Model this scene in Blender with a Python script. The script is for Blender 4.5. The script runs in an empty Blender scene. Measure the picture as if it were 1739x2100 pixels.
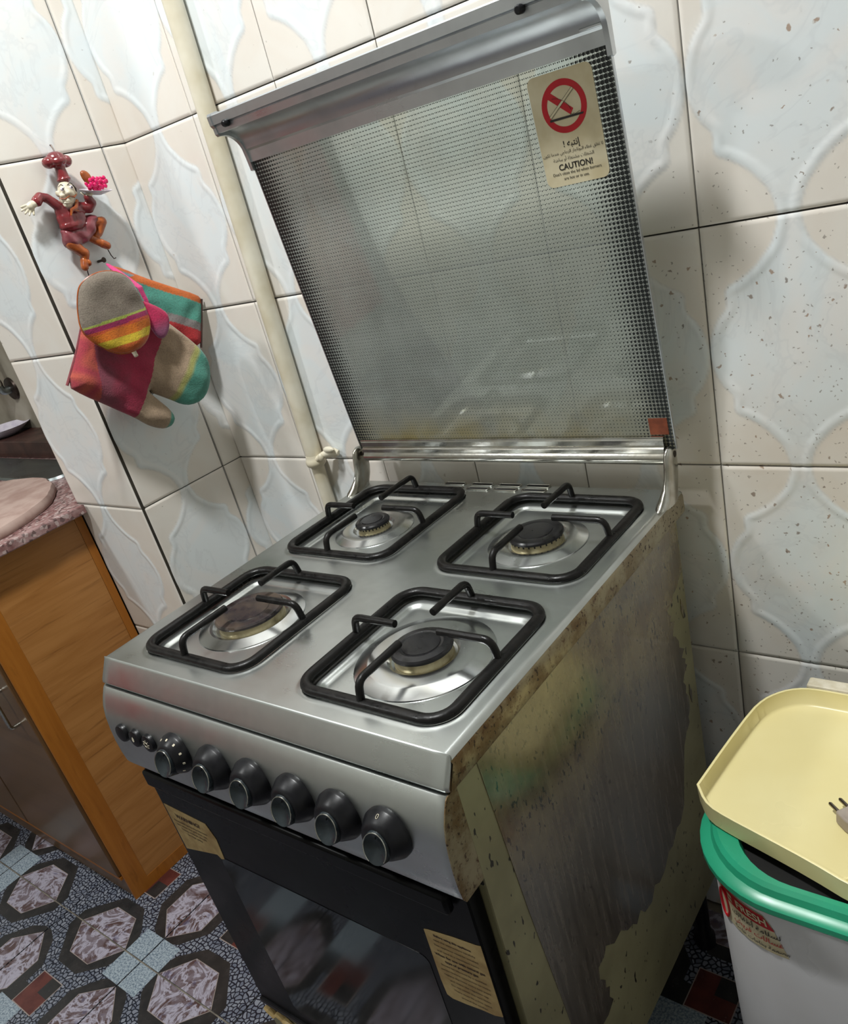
import bpy, bmesh, math, random
import numpy as np
from mathutils import Vector, Matrix, Euler

random.seed(7)
scene = bpy.context.scene
COL = scene.collection

# ------------------------------------------------------------------ camera
cam_d = bpy.data.cameras.new('camera')
cam = bpy.data.objects.new('camera', cam_d)
COL.objects.link(cam)
cam.location = (0.98458, -0.38952, 1.30998)
cam.rotation_euler = (1.110357, 0.240262, 0.638135)
cam_d.sensor_fit = 'HORIZONTAL'
cam_d.sensor_width = 36.0
cam_d.lens = 1669.4155 * 36.0 / 1739.0
cam_d.shift_x = -24.497 / 1739.0
cam_d.shift_y = 109.677 / 1739.0
cam_d.clip_start = 0.01
scene.camera = cam

# ------------------------------------------------------------------ world, lights, exposure
world = bpy.data.worlds.new('world')
scene.world = world
world.use_nodes = True
wb = world.node_tree.nodes['Background']
wb.inputs[0].default_value = (0.75, 0.85, 1.0, 1)
wb.inputs[1].default_value = 0.25

LAMP_POS = (0.17, -0.08, 2.70)
LAMP2_POS = (-0.95, -1.00, 2.70)
for p_, e_ in ((LAMP_POS, 35.0), (LAMP2_POS, 18.0)):
    ld = bpy.data.lights.new('ceiling_light', 'AREA')
    ld.shape = 'DISK'
    ld.size = 0.20
    ld.energy = e_
    ld.color = (0.975, 0.995, 0.985)
    lo = bpy.data.objects.new('ceiling_light', ld)
    COL.objects.link(lo)
    lo.location = p_

scene.view_settings.view_transform = 'Standard'
scene.view_settings.look = 'None'
scene.view_settings.exposure = 0.0
scene.view_settings.gamma = 1.0
scene.view_settings.use_curve_mapping = False


# ------------------------------------------------------------------ small helpers
def lin(c):
    c = c / 255.0
    return c / 12.92 if c <= 0.04045 else ((c + 0.055) / 1.055) ** 2.4


def C(r, g, b):
    return (lin(r), lin(g), lin(b), 1.0)


class NB:
    """tiny node-tree writer"""
    def __init__(s, name):
        s.m = bpy.data.materials.new(name)
        s.m.use_nodes = True
        s.t = s.m.node_tree
        s.t.nodes.clear()
        s.out = s.t.nodes.new('ShaderNodeOutputMaterial')

    def put(s, sock, v):
        if v is None:
            return
        if hasattr(v, 'is_linked') or isinstance(v, bpy.types.NodeSocket):
            s.t.links.new(v, sock)
        else:
            if sock.type == 'RGBA' and not hasattr(v, '__len__'):
                v = (v, v, v, 1)
            if sock.type == 'VECTOR' and not hasattr(v, '__len__'):
                v = (v, v, v)
            sock.default_value = v

    def math(s, op, a, b=None, c=None, clamp=False):
        n = s.t.nodes.new('ShaderNodeMath')
        n.operation = op
        n.use_clamp = clamp
        for i, v in enumerate((a, b, c)):
            s.put(n.inputs[i], v)
        return n.outputs[0]

    def vmath(s, op, a, b=None):
        n = s.t.nodes.new('ShaderNodeVectorMath')
        n.operation = op
        s.put(n.inputs[0], a)
        s.put(n.inputs[1], b)
        return n.outputs[0]

    def mix(s, f, a, b, kind='MIX'):
        n = s.t.nodes.new('ShaderNodeMix')
        n.data_type = 'RGBA'
        n.blend_type = kind
        s.put(n.inputs[0], f)
        s.put(n.inputs[6], a)
        s.put(n.inputs[7], b)
        return n.outputs[2]

    def step(s, v, lo_, hi_, a=0.0, b=1.0):
        n = s.t.nodes.new('ShaderNodeMapRange')
        n.interpolation_type = 'SMOOTHSTEP'
        for i, x in enumerate((v, lo_, hi_, a, b)):
            s.put(n.inputs[i], x)
        return n.outputs[0]

    def coord(s, which='Object'):
        return s.t.nodes.new('ShaderNodeTexCoord').outputs[which]

    def pos(s):
        return s.t.nodes.new('ShaderNodeNewGeometry').outputs['Position']

    def rnd(s):
        return s.t.nodes.new('ShaderNodeObjectInfo').outputs['Random']

    def xyz(s, v):
        n = s.t.nodes.new('ShaderNodeSeparateXYZ')
        s.put(n.inputs[0], v)
        return n.outputs

    def vec(s, x, y, z):
        n = s.t.nodes.new('ShaderNodeCombineXYZ')
        for i, v in enumerate((x, y, z)):
            s.put(n.inputs[i], v)
        return n.outputs[0]

    def scale(s, v, k):
        return s.vmath('MULTIPLY', v, k)

    def noise(s, v, sc, det=3.0, rough=0.55, dist=0.0):
        n = s.t.nodes.new('ShaderNodeTexNoise')
        s.put(n.inputs['Vector'], v)
        n.inputs['Scale'].default_value = sc
        n.inputs['Detail'].default_value = det
        n.inputs['Roughness'].default_value = rough
        n.inputs['Distortion'].default_value = dist
        return n.outputs['Fac']

    def voro(s, v, sc, feature='F1', out='Distance', rand=1.0):
        n = s.t.nodes.new('ShaderNodeTexVoronoi')
        n.voronoi_dimensions = '2D'
        n.feature = feature
        s.put(n.inputs['Vector'], v)
        n.inputs['Scale'].default_value = sc
        n.inputs['Randomness'].default_value = rand
        return n.outputs[out]

    def voro2(s, v, sc, dims='2D'):
        n = s.t.nodes.new('ShaderNodeTexVoronoi')
        n.voronoi_dimensions = dims
        s.put(n.inputs['Vector'], v)
        n.inputs['Scale'].default_value = sc
        return n.outputs['Distance'], n.outputs['Color']

    def attr(s, name, out='Fac'):
        n = s.t.nodes.new('ShaderNodeAttribute')
        n.attribute_name = name
        return n.outputs[out]

    def bump(s, h, strength=0.3, dist=0.001):
        n = s.t.nodes.new('ShaderNodeBump')
        n.inputs['Strength'].default_value = strength
        n.inputs['Distance'].default_value = dist
        s.put(n.inputs['Height'], h)
        return n.outputs[0]

    def bsdf(s, color, rough=0.5, metal=0.0, normal=None, spec=0.5, coat=0.0, sheen=0.0, aniso=0.0, coat_rough=0.05):
        n = s.t.nodes.new('ShaderNodeBsdfPrincipled')
        s.put(n.inputs['Base Color'], color)
        s.put(n.inputs['Roughness'], rough)
        s.put(n.inputs['Metallic'], metal)
        s.put(n.inputs['Specular IOR Level'], spec)
        s.put(n.inputs['Coat Weight'], coat)
        n.inputs['Coat Roughness'].default_value = coat_rough
        s.put(n.inputs['Sheen Weight'], sheen)
        s.put(n.inputs['Anisotropic'], aniso)
        if normal is not None:
            s.put(n.inputs['Normal'], normal)
        return n.outputs[0]

    def done(s, shader):
        s.t.links.new(shader, s.out.inputs[0])
        return s.m


def plain(name, c1, c2=None, sc=40, rough=0.5, metal=0.0, bump=0.0, spec=0.5, det=3, coat=0.0, sheen=0.0):
    b = NB(name)
    co = b.coord()
    n = b.noise(co, sc, det)
    c2 = c2 or tuple(x * 0.8 for x in c1[:3]) + (1,)
    col = b.mix(b.step(n, 0.3, 0.7), c1, c2)
    nm = b.bump(b.noise(co, sc * 4, 2), bump, 0.001) if bump else None
    r = b.step(n, 0.2, 0.8, max(0.02, rough - 0.06), rough + 0.06)
    return b.done(b.bsdf(col, r, metal, nm, spec, coat, sheen))


def tag(o, label=None, cat=None, group=None, kind=None):
    for k, v in (('label', label), ('category', cat), ('group', group), ('kind', kind)):
        if v:
            o[k] = v
    return o


def empty(name, loc=(0, 0, 0), rz=0.0, parent=None):
    o = bpy.data.objects.new(name, None)
    o.empty_display_size = 0.05
    COL.objects.link(o)
    o.location = loc
    o.rotation_euler = (0, 0, rz)
    o.parent = parent
    return o


def link(name, me, parent=None, loc=(0, 0, 0), rot=(0, 0, 0)):
    o = bpy.data.objects.new(name, me)
    COL.objects.link(o)
    o.parent = parent
    o.location = loc
    o.rotation_euler = rot
    return o


class MB:
    """collects geometry for ONE mesh object"""
    def __init__(s):
        s.v = []
        s.f = []
        s.mi = []

    def add(s, v, f, mi=0):
        o = len(s.v)
        s.v += [tuple(p) for p in v]
        s.f += [tuple(i + o for i in q) for q in f]
        s.mi += [mi] * len(f)
        return s

    def box(s, a, b, mi=0, M=None):
        x0, y0, z0 = a
        x1, y1, z1 = b
        v = [Vector(p) for p in ((x0, y0, z0), (x1, y0, z0), (x1, y1, z0), (x0, y1, z0), (x0, y0, z1), (x1, y0, z1), (x1, y1, z1), (x0, y1, z1))]
        if M is not None:
            v = [M @ p for p in v]
        return s.add(v, [(0, 3, 2, 1), (4, 5, 6, 7), (0, 1, 5, 4), (1, 2, 6, 5), (2, 3, 7, 6), (3, 0, 4, 7)], mi)

    def lathe(s, prof, n=32, M=None, mi=0, sx=1.0, sy=1.0, cap0=True, cap1=True):
        v = []
        for r, z in prof:
            for k in range(n):
                a = 2 * math.pi * k / n
                v.append(Vector((r * math.cos(a) * sx, r * math.sin(a) * sy, z)))
        if M is not None:
            v = [M @ p for p in v]
        f = []
        for i in range(len(prof) - 1):
            for k in range(n):
                k2 = (k + 1) % n
                f.append((i * n + k, i * n + k2, (i + 1) * n + k2, (i + 1) * n + k))
        if cap0:
            f.append(tuple(range(n - 1, -1, -1)))
        if cap1:
            f.append(tuple((len(prof) - 1) * n + k for k in range(n)))
        return s.add(v, f, mi)

    def tube(s, pts, r, n=10, closed=False, mi=0, caps=True, flat=1.0):
        pts = [Vector(p) for p in pts]
        m = len(pts)
        rs = r if hasattr(r, '__len__') else [r] * m
        v = []
        up = None
        for i, p in enumerate(pts):
            if closed:
                t = (pts[(i + 1) % m] - pts[i - 1])
            else:
                t = pts[min(i + 1, m - 1)] - pts[max(i - 1, 0)]
            t.normalize()
            if up is None:
                up = Vector((0, 0, 1)) if abs(t.z) < 0.9 else Vector((1, 0, 0))
            x = t.cross(up)
            if x.length < 1e-5:
                x = t.cross(Vector((0, 1, 0)))
            x.normalize()
            up = x.cross(t).normalized()
            for k in range(n):
                a = 2 * math.pi * k / n
                v.append(p + (x * math.cos(a) + up * math.sin(a) * flat) * rs[i])
        f = []
        mm = m if closed else m - 1
        for i in range(mm):
            j = (i + 1) % m
            for k in range(n):
                k2 = (k + 1) % n
                f.append((i * n + k, i * n + k2, j * n + k2, j * n + k))
        if caps and not closed:
            f.append(tuple(range(n - 1, -1, -1)))
            f.append(tuple((m - 1) * n + k for k in range(n)))
        return s.add(v, f, mi)

    def prism(s, poly, h0, h1, M=None, mi=0):
        """polygon in xy, extruded from z=h0 to h1 then transformed"""
        n = len(poly)
        v = [Vector((x, y, h0)) for x, y in poly] + [Vector((x, y, h1)) for x, y in poly]
        if M is not None:
            v = [M @ p for p in v]
        f = [tuple(range(n - 1, -1, -1)), tuple(range(n, 2 * n))]
        f += [(i, (i + 1) % n, n + (i + 1) % n, n + i) for i in range(n)]
        return s.add(v, f, mi)

    def ball(s, c, r, n=16, M=None, mi=0):
        r = r if hasattr(r, '__len__') else (r, r, r)
        v = []
        f = []
        m = n // 2
        for i in range(m + 1):
            t = math.pi * i / m
            for k in range(n):
                a = 2 * math.pi * k / n
                p = Vector((r[0] * math.sin(t) * math.cos(a), r[1] * math.sin(t) * math.sin(a), r[2] * math.cos(t)))
                if M is not None:
                    p = M @ p
                v.append(p + Vector(c))
        for i in range(m):
            for k in range(n):
                k2 = (k + 1) % n
                f.append((i * n + k, (i + 1) * n + k, (i + 1) * n + k2, i * n + k2))
        return s.add(v, f, mi)

    def mesh(s, name, mats, smooth=40):
        me = bpy.data.meshes.new(name)
        me.from_pydata([tuple(p) for p in s.v], [], s.f)
        mats = mats if isinstance(mats, (list, tuple)) else [mats]
        for m in mats:
            me.materials.append(m)
        me.polygons.foreach_set('material_index', s.mi)
        bm = bmesh.new()
        bm.from_mesh(me)
        bmesh.ops.remove_doubles(bm, verts=bm.verts, dist=1e-6)
        bmesh.ops.recalc_face_normals(bm, faces=bm.faces)
        bm.to_mesh(me)
        bm.free()
        if smooth:
            me.polygons.foreach_set('use_smooth', [True] * len(me.polygons))
            me.set_sharp_from_angle(angle=math.radians(smooth))
        return me

    def obj(s, name, mats, parent=None, smooth=40, bevel=0.0, seg=2, loc=(0, 0, 0), rot=(0, 0, 0)):
        o = link(name, s.mesh(name, mats, smooth), parent, loc, rot)
        if bevel:
            m = o.modifiers.new('bevel', 'BEVEL')
            m.width = bevel
            m.segments = seg
            m.limit_method = 'ANGLE'
            m.angle_limit = math.radians(35)
        return o


def rrect(cx, cy, hx, hy, r, n=6):
    p = []
    for sx, sy, a0 in ((1, 1, 0), (-1, 1, 90), (-1, -1, 180), (1, -1, 270)):
        for k in range(n + 1):
            a = math.radians(a0 + 90 * k / n)
            p.append((cx + sx * (hx - r) + r * math.cos(a), cy + sy * (hy - r) + r * math.sin(a)))
    return p


def text_mesh(s, size, extrude=0.0, align='CENTER', bold=0.0, name='lettering'):
    cu = bpy.data.curves.new('tmp', 'FONT')
    cu.body = s
    cu.size = size
    cu.align_x = align
    cu.align_y = 'CENTER'
    cu.extrude = extrude
    cu.offset = bold
    cu.resolution_u = 3
    o = bpy.data.objects.new('tmp', cu)
    COL.objects.link(o)
    dg = bpy.context.evaluated_depsgraph_get()
    me = bpy.data.meshes.new_from_object(o.evaluated_get(dg))
    me.name = name
    bpy.data.objects.remove(o)
    bpy.data.curves.remove(cu)
    return me


AR = {  # isolated, final, initial, medial
    'ا': 'FE8D FE8E', 'أ': 'FE83 FE84', 'إ': 'FE87 FE88', 'ب': 'FE8F FE90 FE91 FE92', 'ت': 'FE95 FE96 FE97 FE98',
    'ة': 'FE93 FE94', 'ج': 'FE9D FE9E FE9F FEA0', 'خ': 'FEA5 FEA6 FEA7 FEA8', 'د': 'FEA9 FEAA', 'ر': 'FEAD FEAE',
    'ز': 'FEAF FEB0', 'س': 'FEB1 FEB2 FEB3 FEB4', 'ش': 'FEB5 FEB6 FEB7 FEB8', 'ط': 'FEC1 FEC2 FEC3 FEC4',
    'ع': 'FEC9 FECA FECB FECC', 'غ': 'FECD FECE FECF FED0', 'ف': 'FED1 FED2 FED3 FED4', 'ق': 'FED5 FED6 FED7 FED8',
    'ك': 'FED9 FEDA FEDB FEDC', 'ل': 'FEDD FEDE FEDF FEE0', 'م': 'FEE1 FEE2 FEE3 FEE4', 'ن': 'FEE5 FEE6 FEE7 FEE8',
    'ه': 'FEE9 FEEA FEEB FEEC', 'و': 'FEED FEEE', 'ي': 'FEF1 FEF2 FEF3 FEF4', 'ء': 'FE80', 'ص': 'FEB9 FEBA FEBB FEBC',
}


def arabic(s):
    out = []
    for w in s.split(' '):
        g = ''
        for i, ch in enumerate(w):
            if ch not in AR:
                g += ch
                continue
            fm = AR[ch].split()
            prev = i > 0 and w[i - 1] in AR and len(AR[w[i - 1]].split()) == 4
            nxt = i + 1 < len(w) and w[i + 1] in AR and w[i + 1] != 'ء' and len(fm) == 4
            prev = prev and len(fm) > 1
            k = 3 if (prev and nxt) else 2 if nxt else 1 if prev else 0
            g += chr(int(fm[k], 16))
        out.append(g[::-1])
    return ' '.join(out[::-1])


# ------------------------------------------------------------------ materials
def m_wall_tile():
    b = NB('glazed_wall_tile')
    P = b.pos()
    x, y, z = b.xyz(P)
    tint = b.attr('tint')
    edge = b.attr('edge')
    r = b.rnd()
    pv = b.vmath('ADD', P, b.vec(b.math('MULTIPLY', r, 7.0), b.math('MULTIPLY', r, 3.0), 0.0))
    n1 = b.noise(pv, 9, 3, 0.5, 1.2)
    v1 = b.math('ABSOLUTE', b.math('SUBTRACT', b.noise(pv, 7, 4, 0.6, 1.5), 0.5))
    vein = b.math('MULTIPLY', b.step(v1, 0.0, 0.03, 1.0, 0.0), b.math('SUBTRACT', 1.0, tint))
    white = b.mix(b.step(n1, 0.35, 0.7), C(226, 232, 234), C(232, 231, 229))
    beige = b.mix(b.step(n1, 0.3, 0.7), C(228, 220, 210), C(231, 226, 218))
    c = b.mix(tint, white, beige)
    c = b.mix(b.math('MULTIPLY', vein, 0.2), c, C(200, 204, 208))
    c = b.mix(b.math('MULTIPLY', edge, 0.28), c, C(168, 166, 168))
    # grease specks, thick near the cooker's right side, thin elsewhere
    zone = b.math('MULTIPLY', b.step(x, 0.45, 0.70), b.step(z, 1.45, 1.1, 0.12, 1.0))
    zone = b.math('ADD', b.math('MULTIPLY', zone, b.step(b.noise(P, 4, 2), 0.35, 0.6, 0.5, 1.0)), 0.05)
    PW = b.vec(b.math('ADD', x, y), z, 0.0)
    PW = b.vmath('ADD', PW, b.scale(b.vec(b.noise(P, 130, 2), b.noise(b.vmath('ADD', P, (5, 1, 2)), 130, 2), 0.0), 0.010))
    d1, c1 = b.voro2(PW, 75)
    rr1 = b.xyz(c1)
    big = b.math('MULTIPLY', b.step(d1, b.math('MULTIPLY', rr1[0], 0.13), b.math('MULTIPLY', rr1[0], 0.25), 1.0, 0.0),
                 b.step(rr1[1], b.math('SUBTRACT', 1.0, b.math('MULTIPLY', zone, 0.22)), b.math('SUBTRACT', 1.02, b.math('MULTIPLY', zone, 0.22))))
    d2, c2 = b.voro2(PW, 170)
    rr2 = b.xyz(c2)
    fine = b.math('MULTIPLY', b.step(d2, 0.10, 0.20, 1.0, 0.0),
                  b.step(rr2[1], b.math('SUBTRACT', 1.0, b.math('MULTIPLY', zone, 0.20)), b.math('SUBTRACT', 1.02, b.math('MULTIPLY', zone, 0.20))))
    c = b.mix(b.math('MULTIPLY', big, 0.7), c, b.mix(rr1[2], C(150, 105, 60), C(92, 76, 66)))
    c = b.mix(b.math('MULTIPLY', fine, 0.6), c, C(110, 100, 92))
    # thin greasy film low down beside the cooker
    film = b.math('MULTIPLY', b.math('MULTIPLY', b.step(x, 0.3, 0.6), b.step(z, 1.25, 0.7)), b.step(b.noise(P, 6, 3), 0.35, 0.7))
    c = b.mix(b.math('MULTIPLY', film, 0.25), c, C(178, 150, 118))
    nm = b.bump(b.noise(P, 60, 2), 0.06, 0.001)
    return b.done(b.bsdf(c, 0.2, 0.0, nm, 0.5))


def m_steel(name='brushed_steel', base=(206, 210, 208), rough=0.3, axis=(6, 300, 300), dirt=0.05):
    b = NB(name)
    co = b.coord()
    st = b.noise(b.scale(co, axis), 1.0, 3)
    n = b.noise(co, 7, 4)
    c = b.mix(b.step(n, 0.4, 0.75), C(*base), C(*[int(v * 0.84) for v in base]))
    c = b.mix(b.math('MULTIPLY', b.step(b.noise(co, 22, 4), 0.58, 0.75), dirt), c, C(120, 112, 98))
    r = b.math('ADD', b.step(n, 0.3, 0.7, rough - 0.04, rough + 0.1), b.math('MULTIPLY', b.math('SUBTRACT', st, 0.5), 0.05))
    return b.done(b.bsdf(c, r, 1.0))


def m_rusty():
    b = NB('greasy_steel_edge')
    co = b.coord()
    x, y, z = b.xyz(co)
    n = b.noise(co, 22, 5, 0.65)
    c = b.mix(b.step(n, 0.35, 0.62), C(150, 138, 110), C(108, 84, 52))
    c = b.mix(b.step(b.noise(co, 60, 4, 0.7), 0.55, 0.68), c, C(84, 52, 26))
    c = b.mix(b.step(y, 0.25, 0.5, 0.0, 0.65), c, C(160, 153, 134))
    sp = b.math('MULTIPLY', b.step(b.noise(co, 240, 2, 0.5), 0.60, 0.66), b.step(n, 0.35, 0.55))
    c = b.mix(sp, c, C(52, 34, 20))
    return b.done(b.bsdf(c, b.step(n, 0.3, 0.7, 0.3, 0.55), 0.35, b.bump(n, 0.3, 0.001)))


def m_laminate():
    b = NB('stained_contact_paper')
    co = b.coord()
    x, y, z = b.xyz(co)
    st = b.noise(b.vec(0, b.math('MULTIPLY', y, 110), b.math('MULTIPLY', z, 9)), 1.0, 4, 0.6)
    st2 = b.noise(b.vec(3, b.math('MULTIPLY', y, 30), b.math('MULTIPLY', z, 3)), 1.0, 3)
    big = b.noise(co, 5, 3)
    # yellow reflection of the tray painted into the upper part of the sheet
    up = b.step(b.math('ADD', z, b.math('MULTIPLY', b.math('SUBTRACT', big, 0.5), 0.25)), 0.55, 0.75)
    c = b.mix(b.step(st, 0.35, 0.7), C(72, 64, 55), C(104, 95, 84))
    c = b.mix(b.math('MULTIPLY', b.step(st2, 0.55, 0.75), 0.5), c, C(50, 38, 30))
    c = b.mix(b.math('MULTIPLY', up, 0.7), c, b.mix(b.step(b.noise(co, 26, 4), 0.35, 0.7), C(128, 112, 74), C(92, 72, 42)))
    nz = b.noise(b.scale(co, (1, 1, 0.5)), 190, 2, 0.5)
    dens = b.math('MULTIPLY', b.step(b.noise(co, 11, 3), 0.35, 0.65, 0.02, 0.09), b.step(z, 0.3, 0.75, 0.4, 1.0))
    c = b.mix(b.step(nz, b.math('SUBTRACT', 0.70, dens), b.math('SUBTRACT', 0.74, dens)), c, C(40, 28, 18))
    ns = b.noise(b.vec(5, b.math('MULTIPLY', y, 170), b.math('MULTIPLY', z, 34)), 1.0, 2)
    c = b.mix(b.math('MULTIPLY', b.step(ns, 0.79, 0.83), 0.45), c, C(150, 140, 114))
    nm = b.bump(b.math('ADD', st, b.noise(co, 90, 3)), 0.12, 0.001)
    return b.done(b.bsdf(c, b.step(st, 0.3, 0.8, 0.20, 0.34), 0.0, nm, 0.8, 0.5, coat_rough=0.13))


def m_enamel():
    b = NB('yellowed_enamel')
    co = b.coord()
    n = b.noise(co, 8, 4)
    c = b.mix(b.step(n, 0.3, 0.7), C(150, 144, 110), C(126, 120, 90))
    c = b.mix(b.step(b.noise(b.scale(co, (1, 1, 0.5)), 130, 1.5, 0.5), 0.68, 0.71), c, C(40, 34, 26))
    return b.done(b.bsdf(c, 0.38, 0.0, b.bump(n, 0.1, 0.001), 0.5))


def m_black_iron():
    b = NB('greasy_black_enamel_iron')
    co = b.coord()
    n = b.noise(co, 60, 4, 0.7)
    c = b.mix(b.step(n, 0.4, 0.7), C(11, 10, 10), C(22, 19, 17))
    c = b.mix(b.math('MULTIPLY', b.step(b.noise(co, 140, 4, 0.7), 0.68, 0.76), 0.7), c, C(96, 84, 70))
    return b.done(b.bsdf(c, b.step(n, 0.3, 0.7, 0.25, 0.5), 0.0, b.bump(n, 0.5, 0.001), 0.28))


def m_lid_glass():
    b = NB('dotted_tinted_lid_glass')
    u, v, w = b.xyz(b.coord())          # x across, z up the pane from its lower left corner
    p = 0.0050
    fx = b.math('SUBTRACT', b.math('FRACT', b.math('DIVIDE', u, p)), 0.5)
    fz = b.math('SUBTRACT', b.math('FRACT', b.math('DIVIDE', w, p)), 0.5)
    d = b.math('SQRT', b.math('ADD', b.math('MULTIPLY', fx, fx), b.math('MULTIPLY', fz, fz)))
    ed = b.math('MINIMUM', u, b.math('SUBTRACT', 0.552, u))
    ed = b.math('MULTIPLY', b.math('ADD', b.math('FLOOR', b.math('DIVIDE', ed, p)), 0.5), p)
    rad = b.step(ed, 0.0, 0.062, 0.49, 0.135)
    dot = b.step(b.math('SUBTRACT', d, rad), -0.03, 0.04, 1.0, 0.0)
    n = b.noise(b.coord(), 14, 4)
    grime = b.math('MULTIPLY', b.step(w, 0.10, 0.0), b.step(n, 0.3, 0.7, 0.3, 1.0))
    tr = b.t.nodes.new('ShaderNodeBsdfTransparent')
    b.put(tr.inputs[0], b.mix(grime, C(240, 243, 237), C(200, 184, 116)))
    film = b.t.nodes.new('ShaderNodeBsdfDiffuse')
    b.put(film.inputs[0], b.mix(grime, C(214, 220, 214), C(160, 144, 86)))
    m1 = b.t.nodes.new('ShaderNodeMixShader')
    b.put(m1.inputs[0], b.math('ADD', b.step(n, 0.3, 0.7, 0.25, 0.32), b.math('MULTIPLY', grime, 0.25)))
    b.t.links.new(tr.outputs[0], m1.inputs[1])
    b.t.links.new(film.outputs[0], m1.inputs[2])
    gl = b.t.nodes.new('ShaderNodeBsdfGlossy')
    gl.inputs['Roughness'].default_value = 0.04
    fr = b.t.nodes.new('ShaderNodeFresnel')
    fr.inputs[0].default_value = 1.5
    m2 = b.t.nodes.new('ShaderNodeMixShader')
    b.put(m2.inputs[0], b.math('MULTIPLY', fr.outputs[0], 0.8))
    b.t.links.new(m1.outputs[0], m2.inputs[1])
    b.t.links.new(gl.outputs[0], m2.inputs[2])
    blk = b.bsdf(C(24, 28, 28), 0.3)
    m3 = b.t.nodes.new('ShaderNodeMixShader')
    b.put(m3.inputs[0], dot)
    b.t.links.new(m2.outputs[0], m3.inputs[1])
    b.t.links.new(blk, m3.inputs[2])
    return b.done(m3.outputs[0])


def m_wood(name, c1, c2, c3, grain='y', rough=0.4):
    b = NB(name)
    co = b.coord()
    x, y, z = b.xyz(co)
    if grain == 'y':
        v = b.vec(0, b.math('MULTIPLY', y, 3.0), b.math('MULTIPLY', z, 34))
    else:
        v = b.vec(0, b.math('MULTIPLY', y, 34), b.math('MULTIPLY', z, 3.0))
    n = b.noise(v, 1.0, 5, 0.6, 0.8)
    n2 = b.noise(b.scale(v, (2.0, 2.0, 4.0)), 1.0, 4, 0.6, 0.4)
    c = b.mix(b.step(n, 0.3, 0.7), C(*c1), C(*c2))
    c = b.mix(b.step(n2, 0.55, 0.75, 0, 0.7), c, C(*c3))
    return b.done(b.bsdf(c, rough, 0.0, b.bump(n2, 0.08, 0.001), 0.4))


def m_granite():
    b = NB('pink_granite')
    co = b.coord()
    n = b.noise(co, 28, 5, 0.7)
    d, cc = b.voro2(co, 160, '3D')
    c = b.mix(b.step(n, 0.35, 0.65), C(168, 138, 136), C(122, 84, 82))
    c = b.mix(b.step(b.xyz(cc)[0], 0.7, 0.8, 0, 0.6), c, C(196, 180, 176))
    c = b.mix(b.step(b.xyz(cc)[1], 0.8, 0.86, 0, 0.7), c, C(70, 52, 52))
    return b.done(b.bsdf(c, 0.35, 0, b.bump(n, 0.15, 0.001)))


def m_pebble():
    b = NB('floor_pebble_print')
    P = b.pos()
    v = b.vmath('ADD', P, b.scale(b.vec(b.noise(P, 50, 1), b.noise(b.vmath('ADD', P, (3, 1, 2)), 50, 1), 0), (0.010, 0.010, 0)))
    e = b.voro(v, 105, 'DISTANCE_TO_EDGE', 'Distance', 0.85)
    d, cc = b.voro2(v, 105)
    st = b.step(e, 0.10, 0.17)
    c = b.mix(st, C(26, 30, 42), b.mix(b.xyz(cc)[0], C(96, 102, 116), C(130, 134, 144)))
    return b.done(b.bsdf(c, 0.25, 0, None, 0.5))


def m_marble():
    b = NB('floor_marble_print')
    P = b.pos()
    n = b.noise(P, 16, 5, 0.6, 1.6)
    a = b.math('ABSOLUTE', b.math('SUBTRACT', b.noise(b.vmath('ADD', P, (4, 2, 1)), 14, 5, 0.62, 2.2), 0.5))
    c = b.mix(b.step(n, 0.36, 0.64), C(118, 108, 116), C(80, 60, 58))
    c = b.mix(b.step(a, 0.0, 0.085, 1, 0), c, C(164, 160, 174))
    c = b.mix(b.step(b.noise(P, 30, 3), 0.6, 0.72, 0, 0.6), c, C(84, 82, 110))
    return b.done(b.bsdf(c, 0.22, 0, None, 0.5))


def m_speckle():
    b = NB('floor_speckled_white_print')
    P = b.pos()
    n = b.noise(P, 260, 3, 0.7)
    c = b.mix(b.step(n, 0.4, 0.62), C(158, 170, 178), C(102, 116, 130))
    return b.done(b.bsdf(c, 0.25))


def m_attr(name, rough=0.85, sc=420, bump=0.35, sheen=0.2):
    """printed cloth: dye colours stored per point, weave as fine relief"""
    b = NB(name)
    co = b.coord()
    n = b.noise(co, 30, 4)
    w = b.noise(co, sc, 2)
    c = b.mix(b.step(n, 0.35, 0.75, 0, 0.4), b.attr('dye', 'Color'), b.mix(0.65, b.attr('dye', 'Color'), C(70, 48, 44)))
    c = b.mix(b.step(w, 0.4, 0.7, 0, 0.22), c, C(60, 46, 44))
    return b.done(b.bsdf(c, rough, 0, b.bump(b.math('ADD', b.math('MULTIPLY', n, 2.5), w), bump, 0.002), 0.2, 0, sheen))


M = {}
M['tile'] = m_wall_tile()
M['grout'] = plain('dirty_grout', C(92, 86, 74), C(58, 52, 44), 30, 0.9, bump=0.3)
M['grout_dark'] = plain('blackened_grout', C(58, 52, 42), C(40, 36, 30), 30, 0.9)
M['steel'] = m_steel()
M['steel_bowl'] = m_steel('pressed_steel', (222, 224, 224), 0.2, (30, 30, 30), 0.18)
M['lip'] = m_steel('dull_aluminium', (214, 218, 222), 0.3, (4, 300, 300), 0.12)
M['chrome'] = plain('worn_chrome', C(205, 205, 200), C(170, 166, 154), 30, 0.2, 1.0, 0.1)
M['rust'] = m_rusty()
M['laminate'] = m_laminate()
M['enamel'] = m_enamel()
M['iron'] = m_black_iron()
M['cap'] = plain('black_burner_enamel', C(15, 14, 16), C(24, 23, 26), 40, 0.3, 0, 0.1)
M['cap_burnt'] = plain('burnt_burner_enamel', C(38, 35, 40), C(78, 66, 56), 30, 0.3, 0.0, 0.1)
M['brass'] = plain('dull_brass_ring', C(178, 168, 134), C(146, 134, 100), 60, 0.4, 0.6, 0.1)
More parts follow.
